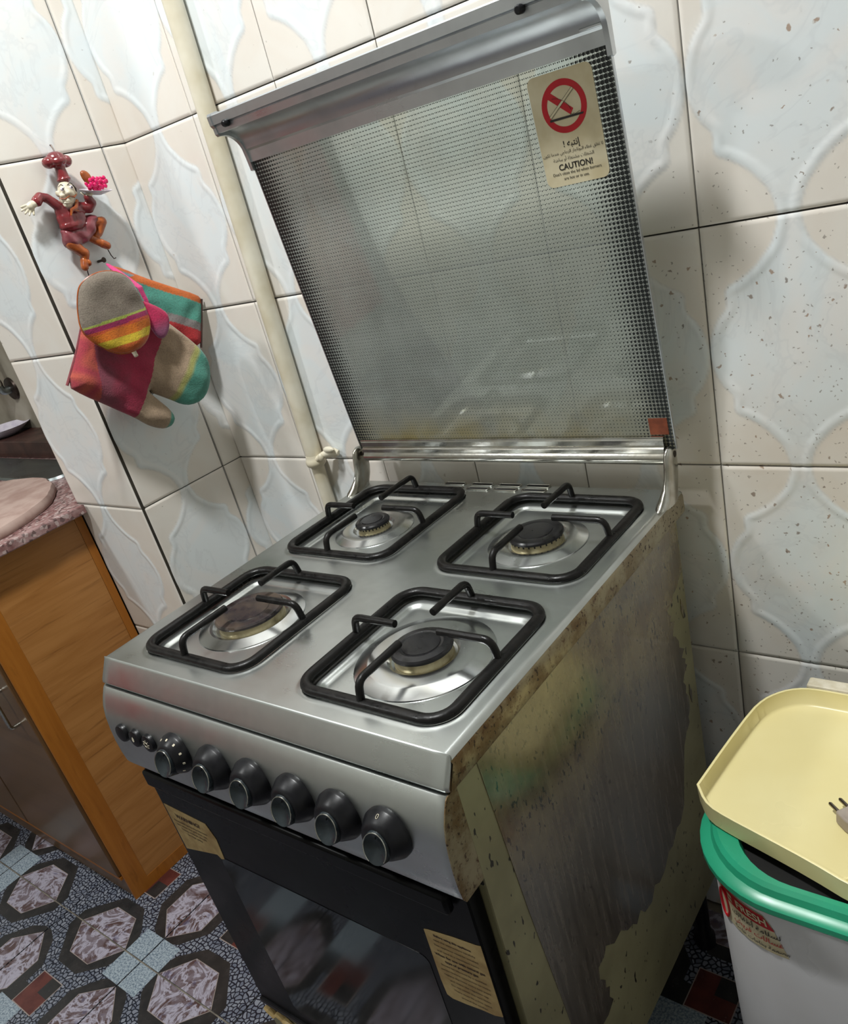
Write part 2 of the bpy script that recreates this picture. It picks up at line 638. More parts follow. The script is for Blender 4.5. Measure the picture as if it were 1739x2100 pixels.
M['black'] = plain('black_plastic', C(15, 15, 18), C(22, 22, 26), 60, 0.36, 0, 0.05, 0.3)
M['dish'] = plain('dark_gloss_plastic', C(34, 40, 44), C(46, 54, 58), 60, 0.24, 0.2)
M['void'] = plain('black_shadow_gap', C(10, 9, 8), C(16, 14, 12), 30, 0.8)
M['door'] = plain('black_oven_glass', C(10, 10, 11), C(13, 13, 14), 12, 0.3, 0, 0.0, 0.10)
M['window'] = plain('dark_oven_window', C(12, 12, 13), C(18, 18, 19), 6, 0.09, 0, 0.0, 0.4)
M['glass'] = m_lid_glass()
M['paper'] = plain('aged_cream_paper', C(218, 208, 178), C(198, 184, 148), 24, 0.6, bump=0.1)
M['paper2'] = plain('browned_paper', C(188, 164, 112), C(150, 122, 76), 26, 0.6, bump=0.5)
M['red'] = plain('red_print', C(190, 22, 36), C(176, 18, 30), 40, 0.4)
M['ink'] = plain('black_print', C(30, 28, 26), C(44, 40, 36), 60, 0.5)
M['ink2'] = plain('brown_black_print', C(52, 34, 20), C(70, 48, 30), 60, 0.6)
M['rust_tape'] = plain('rust_red_label', C(140, 70, 40), C(110, 52, 30), 60, 0.6)
M['pipe'] = plain('cream_pipe_paint', C(226, 220, 202), C(206, 196, 170), 14, 0.35, bump=0.25)
M['wood'] = m_wood('cabinet_wood', (178, 124, 68), (160, 106, 52), (118, 74, 34))
M['stile'] = m_wood('orange_wood_edging', (170, 106, 38), (154, 92, 28), (128, 76, 22), 'z')
M['door_wood'] = m_wood('dark_cabinet_door', (110, 82, 54), (90, 64, 40), (66, 46, 28), 'z', 0.3)
M['granite'] = m_granite()
M['granite_dark'] = plain('dark_red_stone', C(72, 44, 36), C(48, 30, 26), 20, 0.4)
M['plaster'] = plain('grey_wall_paint', C(160, 154, 140), C(132, 124, 108), 9, 0.8, bump=0.2)
M['sink'] = m_steel('sink_steel', (150, 158, 158), 0.3, (200, 6, 6), 0.1)
M['board'] = plain('worn_pinkish_board', C(186, 162, 152), C(158, 130, 120), 18, 0.7, bump=0.4)
M['pebble'] = m_pebble()
M['marble'] = m_marble()
M['speck'] = m_speckle()
M['fl_dark'] = plain('floor_charcoal_print', C(38, 38, 39), C(48, 46, 46), 30, 0.25)
M['fl_red'] = plain('floor_oxblood_print', C(96, 50, 44), C(74, 36, 34), 26, 0.25)
M['fl_joint'] = plain('floor_joint', C(136, 128, 114), C(100, 92, 82), 30, 0.7)
M['fl_line'] = plain('floor_pale_line_print', C(150, 138, 132), C(140, 126, 120), 30, 0.3)
M['tub'] = plain('white_tub_plastic', C(214, 214, 218), C(206, 204, 206), 6, 0.3)
M['green'] = plain('green_lid_plastic', C(44, 160, 122), C(38, 150, 112), 14, 0.3)
M['yellow'] = plain('pale_yellow_plastic', C(240, 228, 172), C(234, 220, 160), 7, 0.3)
M['plug'] = plain('grey_plug_plastic', C(172, 160, 148), C(150, 138, 126), 30, 0.5)
M['pin'] = plain('plug_pin_metal', C(150, 140, 130), C(120, 110, 100), 40, 0.25, 1.0)
M['cloth'] = m_attr('striped_cotton')
M['maroon'] = plain('maroon_glazed_resin', C(128, 42, 46), C(104, 34, 40), 60, 0.22, coat=0.4)
M['mauve'] = plain('mauve_glazed_resin', C(140, 74, 80), C(116, 50, 58), 60, 0.22, coat=0.4)
M['cream'] = plain('cream_resin', C(222, 214, 194), C(206, 196, 170), 90, 0.35)
M['orange'] = plain('orange_brown_resin', C(176, 92, 36), C(132, 62, 28), 90, 0.28, coat=0.3)
M['pink'] = plain('magenta_resin', C(226, 24, 104), C(196, 16, 84), 90, 0.35)
M['plate'] = plain('white_resin', C(222, 216, 226), C(200, 192, 208), 60, 0.3)
M['nail'] = plain('dark_wire', C(70, 60, 54), C(50, 42, 38), 60, 0.4, 0.8)
M['ivory'] = plain('ivory_bead', C(226, 218, 196), C(200, 190, 166), 60, 0.4)
M['white_wall'] = plain('plain_cream_wall', C(186, 186, 180), C(176, 176, 168), 3, 0.35)
M['ceil'] = plain('ceiling_paint', C(232, 230, 224), C(224, 220, 212), 4, 0.9)
M['added_reflector'] = plain('added_reflector_cloth', C(190, 44, 46), C(160, 30, 36), 6, 0.85)
def m_lamp():
    b = NB('lamp_diffuser')
    e = b.t.nodes.new('ShaderNodeEmission')
    e.inputs[0].default_value = (1.0, 0.985, 0.955, 1)
    e.inputs[1].default_value = 6.0
    return b.done(e.outputs[0])
M['lamp'] = m_lamp()

# ------------------------------------------------------------------ room constants (metres)
YW = 0.5908          # back wall face
XL = -0.3952         # left return wall face
YP = 0.3424          # pillar front face
XP = -0.6362         # pillar left edge / cabinet side
ZA = 1.4684          # a horizontal tile joint
TW, TH = 0.2, 0.297  # wall tile pitch
XI0 = -0.197         # a vertical joint on the back wall
RX0, RX1, RY0, RY1, RZ1 = -2.0, 1.75, -1.9, 0.66, 2.80
TT = 0.008           # tile thickness

# ------------------------------------------------------------------ wall tiles: relief ogee pattern
ARC = np.array([(.0885, -.004), (.088, .004), (.085, .016), (.081, .027), (.076, .034), (.071, .040), (.062, .050), (.052, .058), (.041, .065), (.030, .070),
                (.026, .0745), (.0245, .080), (.0255, .090), (.024, .0965), (.014, .108), (.008, .118), (.003, .131), (.0, .145), (-.001, .16)])


def arc_dist(x, y):
    best = np.full(x.shape, 9.0)
    for (ax, ay), (bx, by) in zip(ARC[:-1], ARC[1:]):
        dx, dy = bx - ax, by - ay
        t = np.clip(((x - ax) * dx + (y - ay) * dy) / (dx * dx + dy * dy), 0, 1)
        best = np.minimum(best, np.hypot(x - ax - t * dx, y - ay - t * dy))
    # even-odd test: corner region bounded by the arc and the tile's two edges
    poly = np.vstack([ARC, [(-.05, .16), (-.05, -.01)], [(.0885, -.01)]])
    ins = np.zeros(x.shape, bool)
    for i in range(len(poly)):
        (x0, y0), (x1, y1) = poly[i - 1], poly[i]
        c = ((y0 > y) != (y1 > y))
        with np.errstate(divide='ignore', invalid='ignore'):
            xx = (x1 - x0) * (y - y0) / (y1 - y0 + 1e-12) + x0
        ins ^= c & (x < xx)
    return np.where(ins, -best, best)


TILE_CACHE = {}


def tile_mesh(u0, u1, v0, v1, crack=None):
    """a glazed tile (part u0..u1, v0..v1 of the 0.2 x 0.297 print), front face towards -y, origin at its top left"""
    key = (round(u0, 4), round(u1, 4), round(v0, 4), round(v1, 4), crack)
    if key in TILE_CACHE:
        return TILE_CACHE[key]
    g = 0.0010
    nx = max(4, int((u1 - u0) / 0.0027))
    nz = max(4, int((v1 - v0) / 0.0027))
    us = np.linspace(u0 + g, u1 - g, nx + 1)
    vs = np.linspace(v0 + g, v1 - g, nz + 1)
    U, V = np.meshgrid(us, vs)
    qx = np.where(U < 0.1, U, 0.2 - U)
    qy = np.where(V < TH / 2, V, TH - V) * 0.3 / TH
    d = arc_dist(qx, qy)
    t = np.clip(d / 0.012, 0, 1)
    h = 0.0009 * np.sin(np.pi * t) ** 0.8
    tint = np.clip(0.5 - d / 0.004, 0, 1)
    edge = np.exp(-((d + 0.0004) / 0.0009) ** 2) * 0.8
    if crack is not None:
        edge = np.maximum(edge, np.exp(-((U - crack) / 0.0009) ** 2))
        h = h - 0.0004 * np.exp(-((U - crack) / 0.0012) ** 2)
    e = np.minimum(np.minimum(U - u0, u1 - U), np.minimum(V - v0, v1 - V))
    h = h - 0.0016 * np.clip(1 - (e - g) / 0.0025, 0, 1) ** 2
    n = (nx + 1) * (nz + 1)
    verts = np.stack([(U - u0).ravel(), (-h).ravel(), (-(V - v0)).ravel()], 1)
    faces = []
    for j in range(nz):
        o = j * (nx + 1)
        for i in range(nx):
            faces.append((o + i, o + nx + 1 + i, o + nx + 2 + i, o + i + 1))
    ring = list(range(nx + 1)) + [j * (nx + 1) + nx for j in range(1, nz + 1)] + [nz * (nx + 1) + i for i in range(nx - 1, -1, -1)] + [j * (nx + 1) for j in range(nz - 1, 0, -1)]
    back = verts[ring].copy()
    back[:, 1] = TT
    allv = np.vstack([verts, back])
    m = len(ring)
    for k in range(m):
        k2 = (k + 1) % m
        faces.append((ring[k], ring[k2], n + k2, n + k))
    me = bpy.data.meshes.new('wall_tile')
    me.from_pydata(allv.tolist(), [], faces)
    me.materials.append(M['tile'])
    for nm, a in (('tint', tint), ('edge', edge)):
        at = me.attributes.new(nm, 'FLOAT', 'POINT')
        at.data.foreach_set('value', np.concatenate([a.ravel(), np.zeros(m)]).astype(np.float32))
    me.polygons.foreach_set('use_smooth', [True] * len(faces))
    me.set_sharp_from_angle(angle=math.radians(45))
    TILE_CACHE[key] = me
    return me


def structure(name, label=None):
    return None


def slab(name, a, b, mat):
    o = MB().box(a, b).obj(name, mat, smooth=0)
    o['kind'] = 'structure'
    return o


def put_tile(wall, x, y, z, rz, mesh):
    tilt = 0.004
    o = link('wall_tile', mesh, wall, (x, y, z), (random.uniform(-tilt, tilt) * 0.4, 0, rz + random.uniform(-tilt, tilt) * 0.3))
    return o


def zrows():
    r = []
    j = -4
    while True:
        zt = ZA - j * TH
        if zt < 0.02:
            break
        if zt - TH < RZ1 - 0.01:
            r.append((min(zt, RZ1), max(zt - TH, 0.0), max(0.0, zt - RZ1)))
        j += 1
    return r


wall_back = slab('wall_back', (XL, YW + TT, 0), (RX1, YW + TT + 0.06, RZ1), M['grout'])
for zt, zb, voff in zrows():
    i = -1
    while True:
        xa = XI0 + i * TW
        xb = min(xa + TW, RX1)
        if xa > RX1 - 0.02:
            break
        put_tile(wall_back, xa, YW, zt, 0, tile_mesh(0, xb - xa, voff, voff + zt - zb))
        i += 1

# left return wall: faces +x, runs from the pillar edge to the back wall
wall_left = slab('wall_left', (XL - 0.03, YP + TT + 0.0005, 0), (XL - TT, YW + 0.06, RZ1), M['grout'])
for zt, zb, voff in zrows():
    # local +x of the tile runs along +y of the room when rz = 90 degrees, its front faces +x
    put_tile(wall_left, XL, YP + 0.0042, zt, math.pi / 2, tile_mesh(0.0027, 0.2, voff, voff + zt - zb))
    put_tile(wall_left, XL, YP + 0.2035, zt, math.pi / 2, tile_mesh(0, YW - YP - 0.2035 + 0.004, voff, voff + zt - zb))

MB().box((XL - 0.0034, YP + 0.0012, 0.0), (XL - 0.0012, YP + 0.0078, RZ1)).obj('corner_joint', M['grout_dark'], wall_left, smooth=0)
# pillar front: faces -y, between the cabinet recess and the return wall
wall_pillar = slab('wall_pillar', (XP + 0.001, YP + TT, 0), (XL - TT - 0.0225, RY1, RZ1), M['grout'])
for zt, zb, voff in zrows():
    put_tile(wall_pillar, XP, YP, zt, 0, tile_mesh(0.0, XL - XP - 0.0035, voff, voff + zt - zb, crack=0.1))

# recess behind the worktop, right, front, left walls, ceiling, floor
slab('wall_recess', (RX0, RY1, 0), (XP + 0.2, RY1 + 0.06, RZ1), M['plaster'])
slab('wall_right', (RX1, RY0, 0), (RX1 + 0.06, YW + 0.06, RZ1), M['white_wall'])
slab('wall_front', (RX0 - 0.06, RY0 - 0.06, 0), (RX1 + 0.06, RY0, RZ1), M['white_wall'])
slab('wall_side', (RX0 - 0.06, RY0, 0), (RX0, RY1 + 0.06, RZ1), M['white_wall'])
slab('ceiling', (RX0 - 0.06, RY0 - 0.06, RZ1), (RX1 + 0.06, RY1 + 0.06, RZ1 + 0.05), M['ceil'])
floor = slab('floor', (RX0 - 0.06, RY0 - 0.06, -0.06), (RX1 + 0.06, RY1 + 0.06, -0.004), M['fl_joint'])

# ------------------------------------------------------------------ floor tiles with printed pattern
FT = 0.302
FX, FY = -0.473, -0.029


def floor_tile_mesh(kind):
    """tile square 0..-FT: corner W (speckled square) at the local origin, tile spans -FT..0 in x and y; print is flat colour fields"""
    g = 0.0017
    s = FT
    b = MB()
    b.box((-s + g, -s + g, -0.010), (-g, -g, 0.0), 0)

    def field(poly, lvl, mi):
        # clip polygon to the tile square, lay it a hair above the glaze
        p = [(x, y) for x, y in poly]
        for ax, sg, lim in ((0, 1, -g), (0, -1, s - g), (1, 1, -g), (1, -1, s - g)):
            q = []
            for i in range(len(p)):
                a, c = p[i - 1], p[i]
                da, dc = lim - sg * a[ax], lim - sg * c[ax]
                if (da >= 0) != (dc >= 0):
                    t = da / (da - dc)
                    q.append((a[0] + (c[0] - a[0]) * t, a[1] + (c[1] - a[1]) * t))
                if dc >= 0:
                    q.append(c)
            p = q
            if len(p) < 3:
                return
        b.add([(x, y, lvl) for x, y in p], [tuple(range(len(p)))], mi)

    def hexagon(axis, along, lvl=0):
        h = [(.064, 0), (.114, .062), (.187, .062), (.238, 0), (.187, -.062), (.114, -.062)]
        o = [(.052, .012), (.066, .045), (.118, .09), (.192, .09), (.262, .02), (.262, -.02), (.192, -.09), (.118, -.09), (.066, -.045), (.052, -.012)]
        l = [(.0625, 0), (.1135, .0635), (.1875, .0635), (.2400, 0), (.1875, -.0635), (.1135, -.0635)]
        for poly, z, mi in ((o, .00012, 1), (l, .00022, 6), (h, .00032, 2)):
            q = [((-u, -along + w) if axis == 'x' else (-along + w, -u)) for u, w in poly]
            field(q, z, mi)
    hexagon('x', 0)
    hexagon('y', 0)
    if kind:
        # far edges carry hexagons too
        hexagon('y', s)
    field([(.06, .06), (-.06, .06), (-.06, -.06), (.06, -.06)], .00042, 3)
    # stepped square motif in the middle, pale panel and dark bar towards the far corner
    def sq(x0, y0, x1, y1, z, mi):
        field([(-x0, -y0), (-x1, -y0), (-x1, -y1), (-x0, -y1)], z, mi)
    sq(.119, .119, .197, .197, .00012, 6)
    sq(.121, .121, .195, .195, .00022, 4)
    sq(.121, .121, .158, .158, .00032, 1)
    sq(.155, .197, .240, .290, .00018, 3) if kind else None
    sq(.197, .155, .290, .197, .00018, 1) if kind else None
    return b.mesh('floor_tile', [M['pebble'], M['fl_dark'], M['marble'], M['speck'], M['fl_red'], M['fl_joint'], M['fl_line']], smooth=0)


FTM = [floor_tile_mesh(0), floor_tile_mesh(1)]
for i in range(-5, 8):
    for j in range(-6, 3):
        # tile with max corner at crossing (i, j); its W corner is the crossing whose indices are both even
        x1, y1 = FX + i * FT, FY + j * FT
        if x1 < RX0 + 0.05 or x1 - FT > RX1 or y1 < RY0 + 0.02 or y1 - FT > 0.58:
            continue
        wx, wy = (i if i % 2 == 0 else i - 1), (j if j % 2 == 0 else j - 1)
        sx, sy = (1 if wx == i else -1), (1 if wy == j else -1)
        o = link('floor_tile', FTM[1 if (sy == 1) else 0], floor, (FX + wx * FT, FY + wy * FT, 0.0))
        o.scale = (sx, sy, 1)

# ------------------------------------------------------------------ ceiling lamp
for p_, lb_ in ((LAMP_POS, 'round white ceiling lamp over the cooker'), (LAMP2_POS, 'round white ceiling lamp over the open floor')):
    cl = empty('ceiling_lamp', (p_[0], p_[1], RZ1))
    tag(cl, lb_, 'lamp', 'ceiling lamps')
    MB().lathe([(0.13, 0.0), (0.135, -0.02), (0.125, -0.045)], 40).obj('housing', M['plate'], cl)
    MB().lathe([(0.118, -0.046), (0.10, -0.055), (0.06, -0.062), (0.001, -0.064)], 40).obj('diffuser', M['lamp'], cl)

cu = MB()  # red cloth added out of view to tint the control panel's reflection
cn = 60
cv = []
for z in (0.25, 0.7, 1.25):
    for k in range(cn + 1):
        cv.append((RX0 + 0.035 + 0.018 * math.sin(k * 0.9), -1.85 + 0.75 * k / cn, z))
cu.add(cv, [(j * (cn + 1) + k, j * (cn + 1) + k + 1, (j + 1) * (cn + 1) + k + 1, (j + 1) * (cn + 1) + k) for j in range(2) for k in range(cn)])
cu.obj('fabric', M['added_reflector'], tag(empty('added_reflector', (0, 0, 0)), 'added red cloth out of view, reflected in the control panel', 'added_reflector'), smooth=60)

# ------------------------------------------------------------------ the cooker
W, D, H = 0.5665, 0.556, 0.8523
YAW = 0.01453
stove = empty('gas_cooker', (0, 0, 0), YAW)
tag(stove, 'stainless four-burner gas cooker with raised dotted glass lid and worn side', 'cooker')

GR = {'FL': (0.150, 0.132, 0.0975, 0.103), 'FR': (0.4395, 0.1315, 0.0985, 0.103), 'RL': (0.146, 0.406, 0.097, 0.110), 'RR': (0.437, 0.399, 0.0995, 0.106)}
BU = {'FL': (0.1436, 0.137, 0.0465, 0.073, 'cap_burnt'), 'FR': (0.437, 0.132, 0.0355, 0.081, 'cap'),
      'RL': (0.1419, 0.399, 0.0270, 0.063, 'cap'), 'RR': (0.430, 0.399, 0.0370, 0.068, 'cap')}

# hob top: pressed sheet with four recessed pans
nx, ny = 284, 278
X, Y = np.meshgrid(np.linspace(0.0, W, nx + 1), np.linspace(0.0, D, ny + 1))
Z = np.zeros_like(X)


def sdf_rr(X, Y, cx, cy, hx, hy, r):
    qx, qy = np.abs(X - cx) - hx + r, np.abs(Y - cy) - hy + r
    return -(np.hypot(np.maximum(qx, 0), np.maximum(qy, 0)) + np.minimum(np.maximum(qx, qy), 0) - r)


def sm(a, b, v):
    t = np.clip((v - a) / (b - a), 0, 1)
    return t * t * (3 - 2 * t)


for k, (cx, cy, hx, hy) in GR.items():
    d = sdf_rr(X, Y, cx, cy, hx + 0.006, hy + 0.006, 0.034)
    Z += 0.0012 * np.exp(-((d + 0.001) / 0.003) ** 2)
    Z -= 0.0045 * sm(0.000, 0.008, d) + 0.0045 * sm(0.012, 0.026, d) - 0.0008 * np.exp(-((d - 0.0185) / 0.002) ** 2)
# rolled outer border on the two sides and the back
e = np.minimum(np.minimum(X, W - X), D - Y)
Z -= 0.006 * np.clip(1 - e / 0.007, 0, 1) ** 2
verts = np.stack([X.ravel(), Y.ravel(), H + Z.ravel()], 1).tolist()
faces = [(j * (nx + 1) + i, j * (nx + 1) + i + 1, (j + 1) * (nx + 1) + i + 1, (j + 1) * (nx + 1) + i) for j in range(ny) for i in range(nx)]
me = bpy.data.meshes.new('hob_top')
me.from_pydata(verts, [], faces)
me.materials.append(M['steel'])
me.polygons.foreach_set('use_smooth', [True] * len(faces))
link('hob_top', me, stove)

# front fascia of the hob: fold, sloping face, turned under edge
fp = [(0.0, H), (-0.0012, H - 0.0006), (-0.0025, H - 0.0025), (-0.0165, H - 0.0245), (-0.0178, H - 0.0285), (-0.0165, H - 0.0315), (-0.006, H - 0.0325), (-0.006, H - 0.028)]
b = MB()
xs = [0.0, 0.0015, 0.004, 0.02, W * 0.5, W - 0.02, W - 0.004, W - 0.0015, W]
ins = [0.004, 0.0015, 0.0, 0, 0, 0, 0, 0.0015, 0.004]
v = []
for x, q in zip(xs, ins):
    for (y, z) in fp:
        v.append((x, min(0.0, y + q) if y < -0.0001 else y, z - q * 0.4))
n = len(fp)
f = [(i * n + k, (i + 1) * n + k, (i + 1) * n + k + 1, i * n + k + 1) for i in range(len(xs) - 1) for k in range(n - 1)]
b.add(v, f)
b.add([v[k] for k in range(n)], [tuple(range(n))])
b.add([v[(len(xs) - 1) * n + k] for k in range(n)], [tuple(range(n))])
b.obj('hob_fascia', M['steel'], stove, smooth=35)

# hob side skirts
for nm, x, sg, mt in (('hob_skirt', W, 1, 'rust'), ('hob_skirt', 0.0, -1, 'steel')):
    b = MB()
    pr = [(-0.004, H - 0.006), (0.0, H - 0.0062), (0.0014, H - 0.009), (0.002, H - 0.030), (0.0012, H - 0.033), (-0.006, H - 0.033)]
    v = []
    for y in (-0.002, 0.03, D * 0.5, D - 0.002):
        q = 0.0
        for (dx, z) in pr:
            v.append((x + sg * dx, y - (0.012 if (y < 0 and z < H - 0.02) else 0.0), z))
    n = len(pr)
    b.add(v, [(i * n + k, (i + 1) * n + k, (i + 1) * n + k + 1, i * n + k + 1) for i in range(3) for k in range(n - 1)])
    o = b.obj(nm, M[mt], stove, smooth=50)
    if sg > 0:
        o['label'] = 'right hob edge stained brown with grease'
MB().box((0.002, D - 0.004, H - 0.033), (W - 0.002, D - 0.001, H - 0.006)).obj('hob_back_edge', M['steel'], stove)

# vent slots at the back of the hob: two rows of punched louvres
for r_, (yv, x0s) in enumerate(((0.5555 - 0.008, (0.176, 0.229, 0.280, 0.330)), (0.5385 - 0.006, (0.181, 0.230, 0.281, 0.331)))):
    for x0 in x0s:
        p = rrect(x0 + 0.020, yv, 0.0195, 0.0036, 0.0034, 4)
        b = MB()
        b.prism(p, H + 0.0001, H + 0.0006)
        o = b.obj('vent_slot', M['void'], stove, smooth=0)
        q = [(x, y, H + 0.0010) for x, y in rrect(x0 + 0.020, yv, 0.0205, 0.0044, 0.0042, 4)]
        MB().tube(q, 0.0009, 6, closed=True).obj('vent_rim', M['chrome'], o)

# burners
for k, (cx, cy, rc, rd, cm) in BU.items():
    zp = H - 0.0090
    b = MB()
    b.lathe([(rd, zp - 0.0005), (rd - 0.001, zp + 0.0012), (rd - 0.004, zp + 0.0022), (rd * 0.80, zp + 0.0055), (rd * 0.77, zp + 0.006), (rc + 0.006, zp + 0.0052), (rc + 0.002, zp + 0.001), (rc - 0.004, zp - 0.0004)], 64, Matrix.Translation((cx, cy, 0)), cap0=False)
    bw = b.obj('burner', M['steel_bowl'], stove, smooth=25)
    z0 = H - 0.0095
    b = MB()
    b.lathe([(rc + 0.001, z0), (rc - 0.0025, z0 + 0.001), (rc - 0.0028, z0 + 0.0105), (rc - 0.004, z0 + 0.0115)], 48, Matrix.Translation((cx, cy, 0)))
    br = b.obj('flame_ring', M['brass'], bw)
    if k in ('RL', 'RR'):
        b2 = MB()
        for a in range(28):
            t = 2 * math.pi * a / 28
            Mx = Matrix.Translation((cx, cy, 0)) @ Matrix.Rotation(t, 4, 'Z')
            b2.box((rc - 0.0035, -0.0009, z0 + 0.0082), (rc - 0.0022, 0.0009, z0 + 0.0112), 0, Mx)
        b2.obj('flame_slots', M['void'], bw, smooth=0)
    zc = z0 + 0.0112
    b = MB()
    b.lathe([(rc - 0.004, zc), (rc - 0.0004, zc + 0.0006), (rc, zc + 0.0016), (rc - 0.0002, zc + 0.0036), (rc - 0.002, zc + 0.0056), (rc * 0.66 + 0.002, zc + 0.0068),
             (rc * 0.66, zc + 0.0060), (rc * 0.62, zc + 0.0060), (rc * 0.61, zc + 0.0068), (rc * 0.2, zc + 0.0074), (0.0005, zc + 0.0074)], 56, Matrix.Translation((cx, cy, 0)))
    b.obj('burner_cap', M[cm], bw, smooth=30)

# front control panel: bowed steel extrusion
pp = [(-0.004, 0.818), (-0.0190, 0.8185), (-0.0215, 0.8165), (-0.0275, 0.806), (-0.0325, 0.795), (-0.0360, 0.780), (-0.0380, 0.762), (-0.0390, 0.742), (-0.0385, 0.722), (-0.0370, 0.707), (-0.0340, 0.7015), (-0.004, 0.7015)]
b = MB()
xs = [0.0015, 0.004, 0.012, W * 0.5, W - 0.012, W - 0.004, W - 0.0015]
ins = [0.003, 0.0009, 0, 0, 0, 0.0009, 0.003]
v = []
for x, q in zip(xs, ins):
    for (y, z) in pp:
        v.append((x, y + (q if y < -0.01 else 0), z))
n = len(pp)
b.add(v, [(i * n + k, (i + 1) * n + k, (i + 1) * n + (k + 1) % n, i * n + (k + 1) % n) for i in range(len(xs) - 1) for k in range(n)])
b.add(v[:n], [tuple(range(n))])
b.obj('control_panel', M['steel'], stove, smooth=35)
b = MB()
n = len(pp)
b.prism([(y, z) for y, z in pp], 0, 0.0012, Matrix(((0, 0, 1, W - 0.0015), (1, 0, 0, 0), (0, 1, 0, 0), (0, 0, 0, 1))))
o = b.obj('panel_end_cap', M['rust'], stove, smooth=0)
o['label'] = 'greasy brown right end of the control panel'


def panel_frame(x, z):
    """matrix with local +z out of the panel at height z"""
    for (y0, z0), (y1, z1) in zip(pp[1:], pp[2:]):
        if z1 <= z <= z0:
            t = (z0 - z) / (z0 - z1)
            y = y0 + (y1 - y0) * t
            break
    nrm = Vector((0, -(z0 - z1), -(y1 - y0) * -1)).normalized()
    # outward normal: perpendicular to (dy, dz)
    d = Vector((0, y1 - y0, z1 - z0)).normalized()
    nrm = Vector((0, d.z, -d.y)).normalized()
    if nrm.y > 0:
        nrm = -nrm
    xax = Vector((1, 0, 0))
    yax = nrm.cross(xax).normalized()
    m = Matrix((xax, yax, nrm)).transposed().to_4x4()
    m.translation = Vector((x, y, z))
    return m


# push buttons
for i, x in enumerate((0.0415, 0.072, 0.101)):
    m = panel_frame(x, 0.766)
    b = MB()
    b.lathe([(0.0125, -0.002), (0.0125, 0.003), (0.0112, 0.0052), (0.006, 0.0064), (0.0005, 0.0066)], 32, m)
    bt = b.obj('push_button', M['black'], stove)
    if i == 2:
        b = MB()
        b.tube([m @ Vector((0.0032 * math.cos(a * math.pi / 6), 0.0032 * math.sin(a * math.pi / 6), 0.0069)) for a in range(12)], 0.00035, 5, closed=True)
        for a in range(8):
            t = a * math.pi / 4
            b.tube([m @ Vector((0.0042 * math.cos(t), 0.0042 * math.sin(t), 0.0068)), m @ Vector((0.0062 * math.cos(t), 0.0062 * math.sin(t), 0.0064))], 0.0004, 5)
        b.obj('lamp_symbol', M['ivory'], bt)
    if i == 1:
        b = MB()
        b.prism([(0, .004), (.002, .001), (.0022, -.002), (0, -.0035), (-.0022, -.002), (-.002, .001)], 0.0067, 0.0070, m)
        b.obj('spark_symbol', M['ivory'], bt, smooth=0)

# six control knobs: sloped base with a scooped oval grip
for i, x in enumerate((0.1585, 0.231, 0.298, 0.3655, 0.4305, 0.4945)):
    m = panel_frame(x, 0.7665)
    r = 0.0265 if i == 0 else 0.0285
    b = MB()
    b.lathe([(r, -0.003), (r, 0.003), (r - 0.0006, 0.0045), (r - 0.006, 0.0140), (r - 0.0085, 0.0170), (r - 0.011, 0.0182), (0.0005, 0.0184)], 40, m)
    kb = b.obj('control_knob', M['black'], stove, smooth=38)
    # grip: stadium column set on the lower half of the base
    gm = m @ Matrix.Translation((0, -0.004, 0.0075)) @ Matrix.Rotation(math.radians(9), 4, 'Y') @ Matrix.Rotation(math.radians(-12), 4, 'X')
    b = MB()
    b.lathe([(0.0172, 0.0), (0.0163, 0.007), (0.0154, 0.0135), (0.0150, 0.0162), (0.0142, 0.0176), (0.0130, 0.0172), (0.0086, 0.0140), (0.0005, 0.0126)], 36, gm, sx=0.90, sy=1.16)
    g = b.obj('knob_grip', M['dish'], kb, smooth=45)
    b = MB()
    q = [gm @ Vector((0.0142 * 0.90 * math.cos(a * math.pi / 20), 0.0142 * 1.16 * math.sin(a * math.pi / 20), 0.0176)) for a in range(-5, 27)]
    b.tube(q, 0.00055, 6)
    b.obj('chrome_line', M['chrome'], kb)
    b = MB()
    b.ball(gm @ Vector((0.0, 0.0098, 0.0152)), 0.0010, 8)
    b.obj('knob_dot', M['void'], kb)
    if i == 0:
        for a in range(9):
            t = math.radians(120 - a * 32)
            mm = m @ Matrix.Rotation(t, 4, 'Z') @ Matrix.Translation((r - 0.0033, 0, 0.0093)) @ Matrix.Rotation(math.radians(60), 4, 'Y')
            MB().prism(rrect(0, 0, 0.0016, 0.0012, 0.0006, 2), 0.0, 0.0004, mm).obj('scale_mark', M['ivory'], kb, smooth=0)
    elif i == 5:
        mm = m @ Matrix.Rotation(math.radians(90), 4, 'Z') @ Matrix.Translation((r - 0.0033, 0, 0.0093)) @ Matrix.Rotation(math.radians(60), 4, 'Y')
        MB().tube([mm @ Vector((x_, y_, 0.0004)) for x_, y_ in rrect(0, 0, 0.0022, 0.0012, 0.001, 3)], 0.0003, 5, closed=True).obj('zero_mark', M['ivory'], kb)

# body shell and side panel
b = MB()
b.box((0.003, 0.0, 0.165), (W - 0.002, 0.53, 0.8185))
o = b.obj('cooker_body', M['enamel'], stove, smooth=0)
MB().box((0.004, -0.004, 0.69), (W - 0.004, 0.0005, 0.8195)).obj('gap_strip', M['void'], stove, smooth=0)
MB().box((0.001, 0.004, 0.8183), (W - 0.001, 0.528, 0.8215)).obj('hob_gap_shade', M['void'], stove, smooth=0)  # black slab put in as the shade of the gap under the hob
for x, y in ((0.03, 0.03), (W - 0.03, 0.03), (0.03, 0.50), (W - 0.03, 0.50)):
    MB().lathe([(0.018, 0.0), (0.018, 0.02), (0.012, 0.03), (0.012, 0.166)], 16, Matrix.Translation((x, y, 0))).obj('foot', M['black'], stove)

